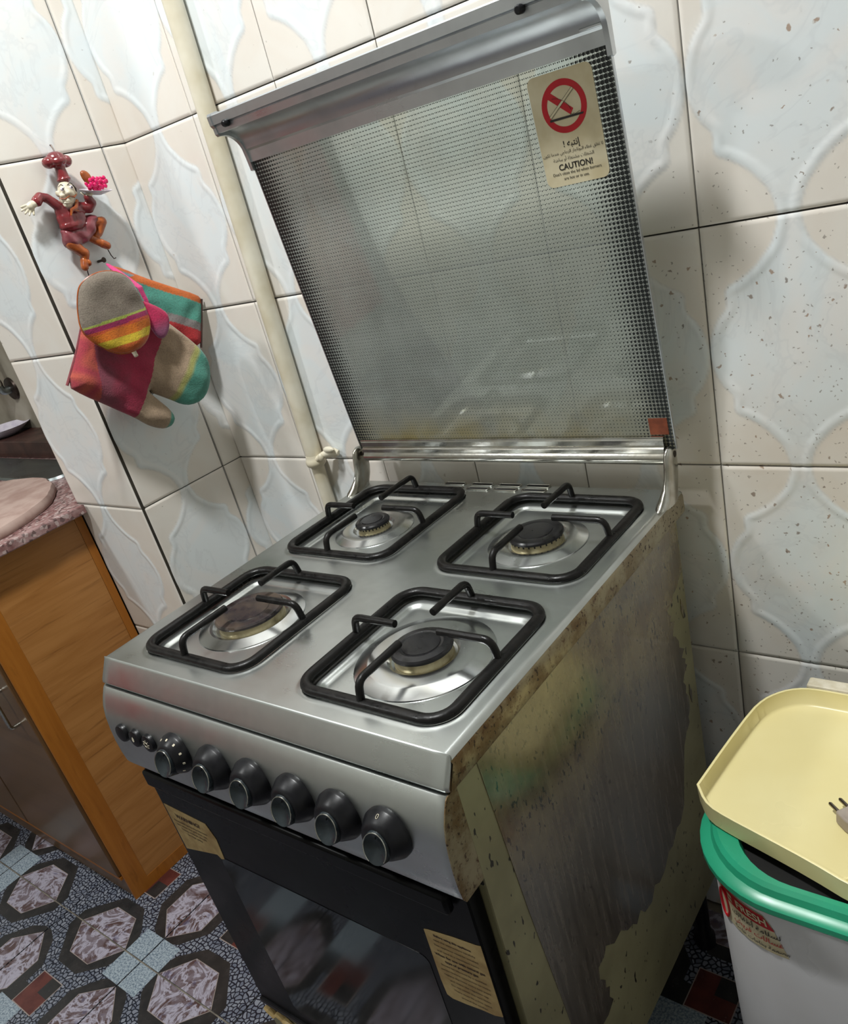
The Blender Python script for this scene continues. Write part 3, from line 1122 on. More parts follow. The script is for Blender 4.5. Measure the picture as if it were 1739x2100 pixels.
# contact paper on the right side: sheet with torn edges
torn = [(0.031, 0.8165), (0.524, 0.8165), (0.527, 0.76), (0.5275, 0.741), (0.512, 0.735), (0.505, 0.728), (0.49, 0.725), (0.486, 0.717), (0.466, 0.713), (0.470, 0.706), (0.476, 0.700),
        (0.470, 0.694), (0.484, 0.686), (0.478, 0.679), (0.473, 0.669), (0.482, 0.662), (0.489, 0.650), (0.488, 0.640), (0.504, 0.628), (0.497, 0.625), (0.492, 0.620), (0.503, 0.611), (0.500, 0.605), (0.506, 0.598), (0.494, 0.592),
        (0.486, 0.582), (0.494, 0.570), (0.490, 0.560), (0.498, 0.548), (0.497, 0.525), (0.488, 0.518), (0.490, 0.507), (0.476, 0.500), (0.462, 0.485), (0.456, 0.465), (0.448, 0.440), (0.435, 0.394), (0.415, 0.376), (0.402, 0.379), (0.381, 0.363), (0.366, 0.366), (0.345, 0.349), (0.326, 0.346),
        (0.312, 0.356), (0.296, 0.339), (0.273, 0.344), (0.262, 0.360), (0.247, 0.349), (0.237, 0.361), (0.222, 0.366), (0.206, 0.384), (0.186, 0.383), (0.167, 0.401), (0.158, 0.391), (0.142, 0.390), (0.139, 0.371), (0.150, 0.356), (0.148, 0.343), (0.156, 0.336), (0.151, 0.322), (0.158, 0.308), (0.140, 0.300), (0.121, 0.302), (0.112, 0.27), (0.118, 0.235), (0.10, 0.21), (0.095, 0.1655), (0.060, 0.1655), (0.066, 0.377), (0.046, 0.600)]
b = MB()
b.prism(torn, 0.0, 0.0007, Matrix(((0, 0, 1, W - 0.0019), (1, 0, 0, 0), (0, 1, 0, 0), (0, 0, 0, 1))))
o = b.obj('contact_paper', M['laminate'], stove, smooth=0)
o['label'] = 'torn dark contact paper peeling from the side'
# small leftover flakes of the sheet further back
for fl in ([(0.512, 0.705), (0.518, 0.690), (0.514, 0.672), (0.509, 0.688)], [(0.505, 0.565), (0.511, 0.548), (0.507, 0.53), (0.502, 0.55)]):
    MB().prism(fl, 0.0, 0.0008, Matrix(((0, 0, 1, W - 0.0019), (1, 0, 0, 0), (0, 1, 0, 0), (0, 0, 0, 1)))).obj('paper_flake', M['laminate'], stove, smooth=0)
# corner strip at the front edge of the side panel
MB().box((W - 0.0035, -0.0030, 0.165), (W - 0.0012, 0.0012, 0.8165)).obj('corner_strip', M['enamel'], stove, smooth=0)

# oven door
dr = empty('oven_door', (0, 0, 0), 0, stove)
b = MB()
b.box((0.004, -0.0215, 0.192), (0.553, -0.0005, 0.696))
b.obj('door_panel', M['door'], dr, bevel=0.002)
b = MB()
b.prism(rrect(0.281, 0.385, 0.182, 0.165, 0.012, 4), 0.0, 0.0006, Matrix(((1, 0, 0, 0), (0, 0, -1, -0.0214), (0, 1, 0, 0), (0, 0, 0, 1))))
b.obj('door_window', M['window'], dr, smooth=0)
b = MB()
b.box((0.02, -0.0345, 0.664), (0.535, -0.0225, 0.690))
b.obj('door_handle', M['door'], dr, bevel=0.004)
MB().box((0.004, -0.026, 0.182), (0.553, -0.002, 0.1925)).obj('door_bottom_rail', M['black'], dr, bevel=0.0015)
# lower drawer front
MB().box((0.004, -0.003, 0.155), (0.556, 0.002, 0.184)).obj('lower_gap', M['void'], stove, smooth=0)
o = MB().box((0.001, -0.020, 0.060), (0.558, 0.002, 0.156)).obj('drawer_front', M['enamel'], stove, bevel=0.002)
b = MB()
rg = random.Random(3)
pts = [(0.002 + 0.011 * i, -0.022 - rg.uniform(0, 0.004), 0.156 + rg.uniform(0, 0.014)) for i in range(7)]
b.tube(pts, [0.004, 0.006, 0.005, 0.007, 0.005, 0.006, 0.003], 7, flat=0.6)
o = b.obj('crumpled_tape', M['paper2'], stove, smooth=0)

# stickers on the oven door
def sticker(poly, y, mat, name, lines, ang, cx, cz, par, curl=0.0):
    b = MB()
    nn = len(poly)
    b.prism(poly, 0.0, 0.0005, Matrix(((1, 0, 0, 0), (0, 0, -1, y), (0, 1, 0, 0), (0, 0, 0, 1))))
    o = b.obj(name, M[mat], par, smooth=0)
    for (s_, sz, dx, dz, bold) in lines:
        me = text_mesh(s_, sz, 0.0, 'CENTER', bold)
        me.materials.append(M['ink2'])
        t = link('lettering', me, o)
        ca, sa = math.cos(ang), math.sin(ang)
        t.matrix_local = Matrix.Translation((cx + dx * ca - dz * sa, y - 0.0008, cz + dx * sa + dz * ca)) @ Matrix.Rotation(-ang, 4, 'Y') @ Matrix.Rotation(math.pi / 2, 4, 'X')
    return o


sticker([(0.010, 0.617), (0.102, 0.612), (0.112, 0.588), (0.108, 0.549), (0.100, 0.546), (0.094, 0.552), (0.011, 0.530)], -0.0216, 'paper2', 'warning_sticker',
        [('WARNING!', 0.0105, 0.0, 0.017, 0.0003)] + [(s_, 0.0062, 0.0, 0.006 - 0.0072 * i, 0.0) for i, s_ in enumerate(('Accessible parts may become', 'hot when the grill is in use.', 'Young children should', 'be kept away.'))],
        -0.03, 0.055, 0.583, dr)
big = ('Before using this appliance', 'read the instructions carefully', 'This appliance must be installed', 'and used in a ventilated room', 'When for use with natural gas', 'type of pressure gas', 'Should be adjusted by a qualified', 'person before connection to mains', 'replace the hose every two years', 'and check the regulator tap', 'Do not cover the vent holes', 'There must be a free space', 'around the cooker')
sticker([(0.474, 0.602), (0.4795, 0.604), (0.515, 0.611), (0.545, 0.615), (0.5515, 0.617), (0.5515, 0.505), (0.540, 0.500), (0.522, 0.498), (0.500, 0.4935), (0.481, 0.491), (0.474, 0.494), (0.4725, 0.52)], -0.0216, 'paper2', 'gas_sticker',
        [(s_, 0.0046 if i not in (4, 5) else 0.0054, 0.0, 0.047 - 0.0080 * i, 0.0002 if i in (0, 4, 5) else 0.0) for i, s_ in enumerate(big)],
        0.04, 0.5125, 0.553, dr)

# ------------------------------------------------------------------ raised glass lid
LB = Vector((0.0205, 0.540, 0.915))
LT = math.atan2(0.046, 0.457)        # the lid leans a little towards the room
lid = empty('lid', LB, 0, stove)
lid.rotation_euler = (LT, 0, 0)
LW = 0.553
b = MB()
b.box((0, 0.0, 0.0), (LW - 0.001, 0.004, 0.466))
o = b.obj('lid_glass', M['glass'], lid, smooth=0)
# edge line of the pane
for x in (0.0, LW - 0.001):
    MB().box((x - 0.0006, -0.0004, 0.0), (x + 0.0006, 0.0044, 0.466)).obj('pane_edge', M['lip'], lid, smooth=0)
# metal front lip (profile in lid y-z), hooked towards the room
prof = [(-0.0005, 0.4590), (-0.0022, 0.4592), (-0.0022, 0.4735), (-0.0032, 0.4748), (-0.0045, 0.4765)]
for k in range(1, 9):
    a = k / 8.0 * math.pi / 2
    prof.append((-0.0045 - 0.033 * (1 - math.cos(a)), 0.4765 + 0.0305 * math.sin(a)))
prof += [(-0.0385, 0.5065), (-0.0395, 0.5045), (-0.0410, 0.5050), (-0.0415, 0.5135), (-0.0405, 0.5140), (-0.0408, 0.5148), (-0.0440, 0.5160), (-0.0440, 0.5270), (-0.0425, 0.5285), (-0.030, 0.5290), (-0.002, 0.5180), (0.005, 0.505), (0.005, 0.459)]
b = MB()
n = len(prof)
v = []
for x in (0.0, LW):
    v += [(x, y, z) for y, z in prof]
b.add(v, [(k, (k + 1) % n, n + (k + 1) % n, n + k) for k in range(n)])
b.obj('lid_front_lip', M['lip'], lid, smooth=30)
# end caps following the hooked profile
cp = [(-0.0045, 0.449), (-0.0008, 0.4475), (0.0045, 0.449), (0.0055, 0.505), (-0.002, 0.520), (-0.030, 0.531), (-0.0435, 0.530), (-0.0455, 0.5270), (-0.0455, 0.516), (-0.0425, 0.512), (-0.0425, 0.5045), (-0.0400, 0.5015)]
for k in range(8):
    a = math.pi / 2 * (1 - k / 8.0)
    cp.append((-0.0052 - 0.033 * (1 - math.cos(a)), 0.4720 + 0.0295 * math.sin(a)))
cp += [(-0.0050, 0.466)]
for x0, x1 in ((-0.0035, 0.0020), (LW - 0.0030, LW + 0.0030)):
    MB().prism(cp, x0, x1, Matrix(((0, 0, 1, 0), (1, 0, 0, 0), (0, 1, 0, 0), (0, 0, 0, 1)))).obj('lip_end_cap', M['lip'], lid, smooth=25)
# inner shadow web behind the left cap, end fitting on the right
MB().box((LW - 0.028, -0.0062, 0.4768), (LW - 0.003, -0.0030, 0.4800)).obj('end_fitting', M['lip'], lid, bevel=0.0008)
for x in (0.0275, 0.487):
    MB().lathe([(0.0035, 0), (0.0046, 0.001), (0.0046, 0.008), (0.003, 0.010)], 16, Matrix.Translation((x, -0.0405, 0.5135)) @ Matrix.Rotation(math.pi / 2, 4, 'X')).obj('rubber_bumper', M['black'], lid)
# lower clamp rail and hinge rod
rp = [(-0.0005, 0.0205), (-0.0060, 0.0205), (-0.0065, 0.0195), (-0.0065, 0.0185), (-0.0078, 0.0165), (-0.0078, 0.0095), (-0.0066, 0.0075), (-0.0090, 0.0065), (-0.0105, 0.0050), (-0.0105, 0.0010), (-0.0085, -0.0005)]
rp += [(-0.0085, -0.0012)] + [(-0.006 - 0.0075 * math.cos(math.radians(a)), -0.0095 + 0.0075 * math.sin(math.radians(a))) for a in (60, 35, 10, -15, -40, -65, -90)] + [(0.006, -0.017), (0.0065, 0.0205)]
b = MB()
n = len(rp)
v = []
for x in (0.012, LW - 0.0135):
    v += [(x, y, z) for y, z in rp]
b.add(v, [(k, (k + 1) % n, n + (k + 1) % n, n + k) for k in range(n)])
b.add(v[:n], [tuple(range(n))])
b.add(v[n:], [tuple(range(n))])
b.obj('hinge_rail', M['chrome'], lid, smooth=30)
MB().tube([(0.002, 0.0005, -0.007), (LW - 0.004, 0.0005, -0.007)], 0.0045, 12).obj('hinge_rod', M['nail'], lid)
# rust red label scrap at the lower right corner of the pane
o = MB().box((0.521, -0.0006, 0.0215), (0.546, -0.0001, 0.0445)).obj('label_scrap', M['rust_tape'], lid, smooth=0)
# caution label: rounded, slightly skewed paper
LX0 = 0.0205


def on_lid(mat_obj, x, z, lift=0.0008, ang=0.0):
    mat_obj.parent = lab
    mat_obj.matrix_local = Matrix.Translation((x - LX0, -lift, z)) @ Matrix.Rotation(-ang, 4, 'Y') @ Matrix.Rotation(math.pi / 2, 4, 'X')


LIDM = Matrix(((1, 0, 0, 0), (0, 0, -1, 0), (0, 1, 0, 0), (0, 0, 0, 1)))
b = MB()
b.prism([(x - LX0, z) for x, z in rrect(0.5110, 0.3945, 0.0388, 0.0565, 0.008, 4)], 0.0002, 0.0006, LIDM)
lab = b.obj('caution_label', M['paper'], lid, smooth=0)
cxl, czl = 0.5110, 0.4165
ring = []
n = 48
b = MB()
vo = [(cxl - LX0 + 0.0268 * math.cos(2 * math.pi * k / n), -0.0008, czl + 0.0262 * math.sin(2 * math.pi * k / n)) for k in range(n)]
vi = [(cxl - LX0 + 0.0202 * math.cos(2 * math.pi * k / n), -0.0008, czl + 0.0198 * math.sin(2 * math.pi * k / n)) for k in range(n)]
b.add(vo + vi, [(k, (k + 1) % n, n + (k + 1) % n, n + k) for k in range(n)])
mm = Matrix.Translation((cxl - LX0, 0, czl)) @ Matrix.Rotation(math.radians(40), 4, 'Y') @ LIDM
b.prism([(-0.0205, -0.0034), (0.0105, -0.0034), (0.0105, 0.0034), (-0.0205, 0.0034)], 0.0007, 0.0009, mm)
b.obj('prohibition_ring', M['red'], lab, smooth=0)
b = MB()
a0, a1 = Vector((0.4915 - LX0, 0.4055)), Vector((0.5325 - LX0, 0.4050))
b.prism([(a0.x, a0.y - 0.0012), (a1.x - 0.001, a1.y - 0.0003), (a1.x, a1.y + 0.0016), (a0.x, a0.y + 0.0012)], 0.0010, 0.0011, LIDM)
o = b.obj('hob_symbol', M['ink'], lab, smooth=0)
b = MB()
p0, p1 = Vector((0.4925 - LX0, 0.4085)), Vector((0.5245 - LX0, 0.4315))
dd = (p1 - p0).normalized()
pn = Vector((-dd.y, dd.x)) * 0.0013
b.prism([tuple(p0 - pn), tuple(p1 - pn), tuple(p1 + pn), tuple(p0 + pn)], 0.0010, 0.0011, LIDM)
b.obj('lid_symbol', M['paper'], lab, smooth=0)
b = MB()
q = [p0 - pn, p1 - pn, p1 + pn, p0 + pn]
b.tube([(x_, -0.0011, z_) for x_, z_ in q], 0.00018, 4, closed=True)
ar = [(0.4985 - LX0 + 0.021 * math.sin(t), -0.0011, 0.405 + 0.021 * math.cos(t)) for t in [math.radians(a) for a in range(0, 75, 8)]]
b.tube(ar, 0.0002, 4)
b.tube([(x_ - LX0, -0.0011, z_) for x_, z_ in ((0.5165, 0.4065), (0.518, 0.4078), (0.5195, 0.4066), (0.521, 0.4078), (0.5225, 0.4066), (0.5285, 0.4085))], 0.0002, 4)
b.obj('line_drawing', M['ink'], lab, smooth=0)
for s_, sz, x, z, bold in ((arabic('إنتبه') + ' !', 0.0090, 0.5110, 0.3800, 0.0001), (arabic('لا تغلق غطاء البوتاجاز الزجاجي عندما تكون'), 0.0045, 0.5110, 0.3722, 0.0),
                           (arabic('الشعلات مشتعلة أو ساخنة'), 0.0048, 0.5105, 0.3655, 0.0), ('CAUTION!', 0.0088, 0.5115, 0.3572, 0.00018),
                           ("Don't close the lid when burners", 0.0045, 0.5115, 0.3508, 0.00002), ('are hot or in use.', 0.0045, 0.5100, 0.3453, 0.00002)):
    me = text_mesh('! ' + s_[:-2] if s_.endswith(' !') else s_, sz, 0.0, 'CENTER', bold)
    me.materials.append(M['ink'])
    on_lid(link('lettering', me), x, z, 0.0009)

# cast hinge brackets on the hob corners
for x, sg in ((0.014, -1), (W - 0.003, 1)):
    b = MB()
    # flared foot rising into an arm, lofted through oval sections (centre y, z, half length y, half thickness x)
    secs = [(0.5110, H - 0.001, 0.0290, 0.0110), (0.5125, H + 0.003, 0.0275, 0.0105), (0.5200, H + 0.009, 0.0250, 0.0085), (0.5290, H + 0.018, 0.0215, 0.0068), (0.5350, H + 0.030, 0.0195, 0.0062), (0.5370, H + 0.043, 0.0185, 0.0062), (0.5380, H + 0.056, 0.0170, 0.0058), (0.5385, H + 0.064, 0.0130, 0.0050), (0.5385, H + 0.068, 0.0060, 0.0030)]
    n = 20
    v = []
    for cy, z, ly, lx in secs:
        for k in range(n):
            a = 2 * math.pi * k / n
            v.append((x + lx * math.cos(a), cy + ly * math.sin(a), z))
    f = [(i * n + k, i * n + (k + 1) % n, (i + 1) * n + (k + 1) % n, (i + 1) * n + k) for i in range(len(secs) - 1) for k in range(n)]
    f += [tuple(range(n)), tuple((len(secs) - 1) * n + k for k in range(n))]
    b.add(v, f)
    b.obj('hinge_bracket', M['chrome'], stove, smooth=60)

# ------------------------------------------------------------------ pan supports (lift-off, one per burner)
def bend(pts, r=0.008, n=5):
    """round the inner corners of a polyline"""
    pts = [Vector(p) for p in pts]
    out = [pts[0]]
    for a, p, c in zip(pts[:-2], pts[1:-1], pts[2:]):
        u, w = (a - p).normalized(), (c - p).normalized()
        r_ = min(r, (a - p).length * 0.45, (c - p).length * 0.45)
        s, e = p + u * r_, p + w * r_
        for k in range(n + 1):
            t = k / n
            out.append(s * (1 - t) ** 2 + p * 2 * t * (1 - t) + e * t * t)
    out.append(pts[-1])
    return out


PS_LABEL = {'FL': 'black wire pan support over the large front left burner', 'FR': 'black wire pan support over the front right burner',
            'RL': 'black wire pan support over the smallest rear left burner', 'RR': 'crusted black wire pan support over the rear right burner'}
Rz = Matrix.Rotation(YAW, 4, 'Z')
for k, (cx, cy, hx, hy) in GR.items():
    p = Rz @ Vector((cx, cy, H + 0.0012))
    g = empty('pan_support', p, YAW)
    tag(g, PS_LABEL[k], 'pan support', 'pan supports on the hob')
    zc = 0.0035
    b = MB()
    b.tube([(x, y, zc) for x, y in rrect(0, 0, hx, hy, 0.027, 8)], 0.0068, 12, closed=True, flat=0.75)
    b.obj('frame', M['iron'], g)
    bx, by = BU[k][0] - cx, BU[k][1] - cy
    zt = 0.0275
    for sx, sy in ((-1, 0), (1, 0), (0, -1), (0, 1)):
        if sx:
            pts = [(sx * hx, by, zc), (sx * (hx - 0.001), by, zt * 0.6), (sx * (hx - 0.005), by, zt), (bx + sx * 0.030, by, zt)]
        else:
            pts = [(bx, sy * hy, zc), (bx, sy * (hy - 0.001), zt * 0.6), (bx, sy * (hy - 0.005), zt), (bx, by + sy * 0.031, zt)]
        pts = [pts[0], pts[2], pts[3]]
        MB().tube(bend(pts, 0.010), 0.0045, 10).obj('prong', M['iron'], g)

# ------------------------------------------------------------------ gas pipe on the back wall
pz = [0.0, 0.5, 0.9, 1.3, RZ1]
gp = empty('gas_pipe', (-0.150, YW - 0.0165, 0))
tag(gp, 'cream painted vertical pipe on the tiled wall left of the cooker', 'pipe')
MB().tube([(0.0, 0.0, 0.0), (0.0, 0.0, 0.5), (0.0, 0, 0.868)], 0.0125, 20).obj('lower_pipe', M['pipe'], gp)
MB().tube([(0.000, 0, 0.868), (0.005, 0, 1.15), (0.014, 0, 1.62), (0.024, 0, RZ1 - 0.002)], 0.0155, 20).obj('upper_pipe', M['pipe'], gp)
b = MB()
b.lathe([(0.0150, -0.012), (0.0185, -0.009), (0.0195, -0.003), (0.0180, 0.002), (0.0168, 0.004), (0.0160, 0.010)], 24, Matrix.Translation((0, 0, 0.880)))
b.obj('socket_collar', M['pipe'], gp)
b = MB()
b.tube([(0.012, -0.006, 0.882), (0.026, -0.004, 0.889), (0.036, 0.002, 0.892), (0.050, 0.006, 0.892), (0.058, 0.008, 0.890)], [0.006, 0.0065, 0.008, 0.0085, 0.005], 12)
b.ball((0.028, -0.010, 0.888), (0.006, 0.005, 0.008), 12)
b.ball((0.045, -0.001, 0.900), (0.014, 0.006, 0.006), 12)
b.obj('wall_clamp', M['pipe'], gp)

# ------------------------------------------------------------------ cabinet, worktop, sink things at the left
YF = 0.0684
cab = empty('kitchen_cabinet', (XP, YF, 0))
tag(cab, 'orange-brown wooden base cabinet under the pink granite worktop', 'cabinet')
LX = -1.25
MB().box((LX, 0.012, 0.0), (-0.006, YP - YF - 0.002, 0.857)).obj('carcass', M['door_wood'], cab, smooth=0)
MB().box((-0.0055, 0.045, 0.0), (0.0, YP - YF - 0.020, 0.857)).obj('side_panel', M['wood'], cab, smooth=0)
MB().box((-0.0055, 0.0, 0.0), (0.0012, 0.0445, 0.857)).obj('front_stile', M['stile'], cab, smooth=0)
MB().box((-0.0055, YP - YF - 0.0195, 0.0), (0.0008, YP - YF - 0.002, 0.857)).obj('rear_stile', M['stile'], cab, smooth=0)
MB().box((-0.0056, 0.044, 0.0), (0.0008, YP - YF - 0.019, 0.030)).obj('bottom_rail', M['stile'], cab, smooth=0)
for i in range(2):
    x1 = -0.014 - i * 0.44
    d = MB().box((x1 - 0.43, -0.006, 0.07), (x1, 0.012, 0.85)).obj('cabinet_door', M['door_wood'], cab, bevel=0.002)
    xh = x1 - 0.055 if i == 0 else x1 - 0.37
    MB().tube(bend([(xh, -0.006, 0.585), (xh, -0.026, 0.585), (xh, -0.026, 0.500), (xh, -0.006, 0.500)], 0.008), 0.004, 10).obj('door_pull', M['chrome'], d)
MB().box((LX, 0.004, 0.0), (-0.014, 0.012, 0.066)).obj('plinth', M['door_wood'], cab, smooth=0)
MB().box((LX, -0.004, 0.058), (-0.014, 0.004, 0.066)).obj('plinth_bead', M['stile'], cab, smooth=0)

wt = MB()
rg = random.Random(5)
front = 0.040
edge = [(-0.601 + rg.uniform(-.0012, .0012), front + 0.0 + i * (YP - 0.003 - front) / 8.0) for i in range(9)]
poly = edge + [(XP - 0.004, YP - 0.003), (XP - 0.004, RY1 - 0.002), (-1.9, RY1 - 0.002), (-1.9, front)]
wt.prism(poly, 0.8575, 0.8775)
o = wt.obj('worktop', M['granite'], smooth=0, bevel=0.003)
tag(o, 'pink granite worktop slab with a chipped edge on the wooden cabinet', 'worktop')

b = MB()
rg = random.Random(11)
n = 72
top = []
prof = [(1.0, 0.0), (1.012, 0.006), (1.010, 0.014), (0.995, 0.020), (0.93, 0.0215), (0.5, 0.022), (0.01, 0.022)]
v = []
wob = [rg.uniform(-0.006, 0.006) for _ in range(n)]
for r_, z in prof:
    for k in range(n):
        a = 2 * math.pi * k / n
        rr = 0.262 * r_ + (wob[k] * 0.4 if r_ > 0.9 else 0)
        v.append((rr * math.cos(a), rr * math.sin(a), z))
f = [(i * n + k, i * n + (k + 1) % n, (i + 1) * n + (k + 1) % n, (i + 1) * n + k) for i in range(len(prof) - 1) for k in range(n)]
f += [tuple(range(n - 1, -1, -1)), tuple((len(prof) - 1) * n + k for k in range(n))]
b.add(v, f)
o = b.obj('cutting_board', M['board'], smooth=50, loc=(-0.898, 0.142, 0.8778))
tag(o, 'large round pinkish cutting board with crumbly rim on the worktop', 'board')

sk = MB()
oc = rrect(-1.18, 0.478, 0.30, 0.062, 0.05, 6)
n = len(oc)
v = [(x, y, 0.8778) for x, y in oc] + [(x, y, 0.8835) for x, y in rrect(-1.18, 0.478, 0.297, 0.059, 0.048, 6)] + [(x, y, 0.8835) for x, y in rrect(-1.18, 0.478, 0.285, 0.050, 0.04, 6)] + [(x, y, 0.8790) for x, y in rrect(-1.18, 0.478, 0.262, 0.034, 0.03, 6)]
sk.add(v, [(i * n + k, i * n + (k + 1) % n, (i + 1) * n + (k + 1) % n, (i + 1) * n + k) for i in range(3) for k in range(n)] + [tuple(3 * n + k for k in range(n)), tuple(range(n))])
o = sk.obj('sink', M['sink'], smooth=40)
tag(o, 'dull grey steel sink set in the worktop behind the round board', 'sink')
o = MB().box((-1.9, 0.552, 0.8778), (XP - 0.010, RY1 - 0.001, 0.925)).obj('stone_ledge', M['granite_dark'], smooth=0, bevel=0.003)
tag(o, 'dark reddish stone ledge behind the sink along the wall', 'ledge')
fx = empty('faucet', (-1.395, RY1, 1.075))
tag(fx, 'grey wall faucet with dark round plate above the sink', 'faucet')
MB().lathe([(0.032, 0.0), (0.030, 0.006), (0.016, 0.009)], 24, Matrix.Translation((0.0, 0, -0.035)) @ Matrix.Rotation(math.pi / 2, 4, 'X')).obj('wall_plate', M['nail'], fx)
MB().tube(bend([(0.0, -0.004, -0.035), (0.0, -0.030, -0.035), (0.0, -0.036, 0.04), (0.0, -0.036, 0.16)], 0.012), 0.011, 14).obj('riser', M['sink'], fx)
MB().lathe([(0.013, 0.0), (0.014, 0.004), (0.013, 0.016)], 18, Matrix.Translation((0.0, -0.034, -0.018))).obj('nut', M['chrome'], fx)
o = MB().lathe([(0.03, 0.0), (0.045, 0.008), (0.07, 0.022), (0.072, 0.024), (0.066, 0.0225), (0.042, 0.010), (0.001, 0.006)], 32).obj('saucer', M['plate'], loc=(-1.420, 0.600, 0.9252))
tag(o, 'small pale dish on the dark stone ledge', 'dish')

# ------------------------------------------------------------------ small washing tub with green lid, tray and plug
TX0, TX1, TY0, TY1 = 0.669, 1.14, 0.174, 0.515
tcx, tcy, thx, thy = (TX0 + TX1) / 2, (TY0 + TY1) / 2, (TX1 - TX0) / 2, (TY1 - TY0) / 2
tub = empty('washing_tub', (tcx, tcy, 0))
tag(tub, 'small white plastic washing tub with a green lid beside the cooker', 'washing machine')


def loft(sections, name, mat, parent, smooth=40, capb=True, capt=True, n=10):
    b = MB()
    v = []
    for hx, hy, r, z, dx, dy in sections:
        v += [(x, y, z) for x, y in rrect(dx, dy, hx, hy, r, n)]
    m = 4 * (n + 1)
    f = [(i * m + k, i * m + (k + 1) % m, (i + 1) * m + (k + 1) % m, (i + 1) * m + k) for i in range(len(sections) - 1) for k in range(m)]
    if capb:
        f.append(tuple(range(m - 1, -1, -1)))
    if capt:
        f.append(tuple((len(sections) - 1) * m + k for k in range(m)))
    b.add(v, f)
    return b.obj(name, mat, parent, smooth)


loft([(thx - 0.034, thy - 0.034, 0.080, 0.0, 0, 0), (thx - 0.028, thy - 0.028, 0.084, 0.02, 0, 0), (thx - 0.010, thy - 0.010, 0.097, 0.565, 0, 0), (thx - 0.012, thy - 0.012, 0.096, 0.572, 0, 0)], 'tub_body', M['tub'], tub)
ld_ = loft([(thx - 0.010, thy - 0.010, 0.096, 0.566, 0, 0), (thx - 0.002, thy - 0.002, 0.103, 0.566, 0, 0), (thx, thy, 0.105, 0.5695, 0, 0), (thx, thy, 0.105, 0.5765, 0, 0), (thx - 0.003, thy - 0.003, 0.102, 0.5790, 0, 0),
      (thx - 0.011, thy - 0.011, 0.096, 0.5815, 0, 0), (thx - 0.0135, thy - 0.0135, 0.094, 0.5890, 0, 0), (thx - 0.018, thy - 0.018, 0.090, 0.5925, 0, 0), (thx - 0.043, thy - 0.0235, 0.075, 0.5928, 0.0, 0.0), (thx - 0.047, thy - 0.027, 0.072, 0.583, 0.0, 0.0)], 'tub_lid', M['green'], tub, smooth=28, capt=False)
loft([(thx - 0.040, thy - 0.021, 0.075, 0.5745, 0.0, 0), (thx - 0.040, thy - 0.021, 0.075, 0.580, 0.0, 0)], 'hatch', M['void'], ld_, 0)
# brand label wrapped round the front left corner of the tub
def tub_surf(s, z, off=0.0006):
    """point on the tub's front: s = distance along the outline from the start of the straight front (negative = round the corner)"""
    f_ = (z - 0.02) / 0.545
    hx, hy, r = thx - 0.028 + 0.018 * f_, thy - 0.028 + 0.018 * f_, 0.084 + 0.013 * f_
    if s >= 0:
        return Vector((-hx + r + s, -hy - off, z))
    a = s / r
    return Vector((-hx + r + (r + off) * math.sin(a), -hy + r - (r + off) * math.cos(a), z))


def wrap(poly, off, mat, name, parent, nu=18):
    """patch bounded by left/right s at each z given as list of (z, s0, s1)"""
    b = MB()
    v = []
    for z, s0, s1 in poly:
        for k in range(nu + 1):
            v.append(tub_surf(s0 + (s1 - s0) * k / nu, z, off))
    m = nu + 1
    b.add(v, [(i * m + k, i * m + k + 1, (i + 1) * m + k + 1, (i + 1) * m + k) for i in range(len(poly) - 1) for k in range(nu)])
    return b.obj(name, mat, parent, smooth=60)


L0 = 0.5490
lb = wrap([(L0, -0.084, -0.016), (L0 - 0.012, -0.082, -0.008), (L0 - 0.056, -0.074, 0.008)], 0.0006, M['paper'], 'brand_label', tub)
wrap([(L0 - 0.001, -0.082, -0.016), (L0 - 0.019, -0.072, -0.004)], 0.0010, M['red'], 'red_band', lb)
b = MB()
bt = [tub_surf(-0.073 + 0.0085 * math.cos(t), L0 - 0.033 + 0.021 * math.sin(t), 0.0012) for t in [2 * math.pi * k / 28 for k in range(28)]]
b.tube(bt, 0.0021, 6, closed=True, flat=0.5)
o = b.obj('drop_emblem', M['red'], lb)
def wrap_text(s_, size, s0, z0, mat, bold=0.0, shear=0.0, align='CENTER'):
    me = text_mesh(s_, size, 0.0, align, bold)
    for vv in me.vertices:
        p = tub_surf(s0 + vv.co.x - shear * vv.co.y, z0 + vv.co.y, 0.0014)
        vv.co = p
    me.materials.append(mat)
    link('lettering', me, lb)
wrap_text('FRESH', 0.0140, -0.031, L0 - 0.0105, M['paper'], 0.0004, 0.15)
b = MB()
for dz in (0.0, -0.006):
    q = [tub_surf(s_, L0 - 0.0075 + dz + h_, 0.0014) for s_, h_ in ((-0.064, 0.002), (-0.0565, 0.002), (-0.0555, -0.002), (-0.062, -0.002))]
    b.add(q, [(0, 1, 2, 3)])
b.obj('emblem_bars', M['paper'], lb, smooth=0)
wrap_text(arabic('لسلامة أطفالك'), 0.0100, -0.028, L0 - 0.0265, M['ink'], 0.0001)
wrap_text(arabic('غسالات فريش'), 0.0100, -0.026, L0 - 0.0375, M['red'], 0.0001)
wrap_text(arabic('مصممة بخامات خاصة'), 0.0072, -0.023, L0 - 0.0485, M['ink'], 0.0001)

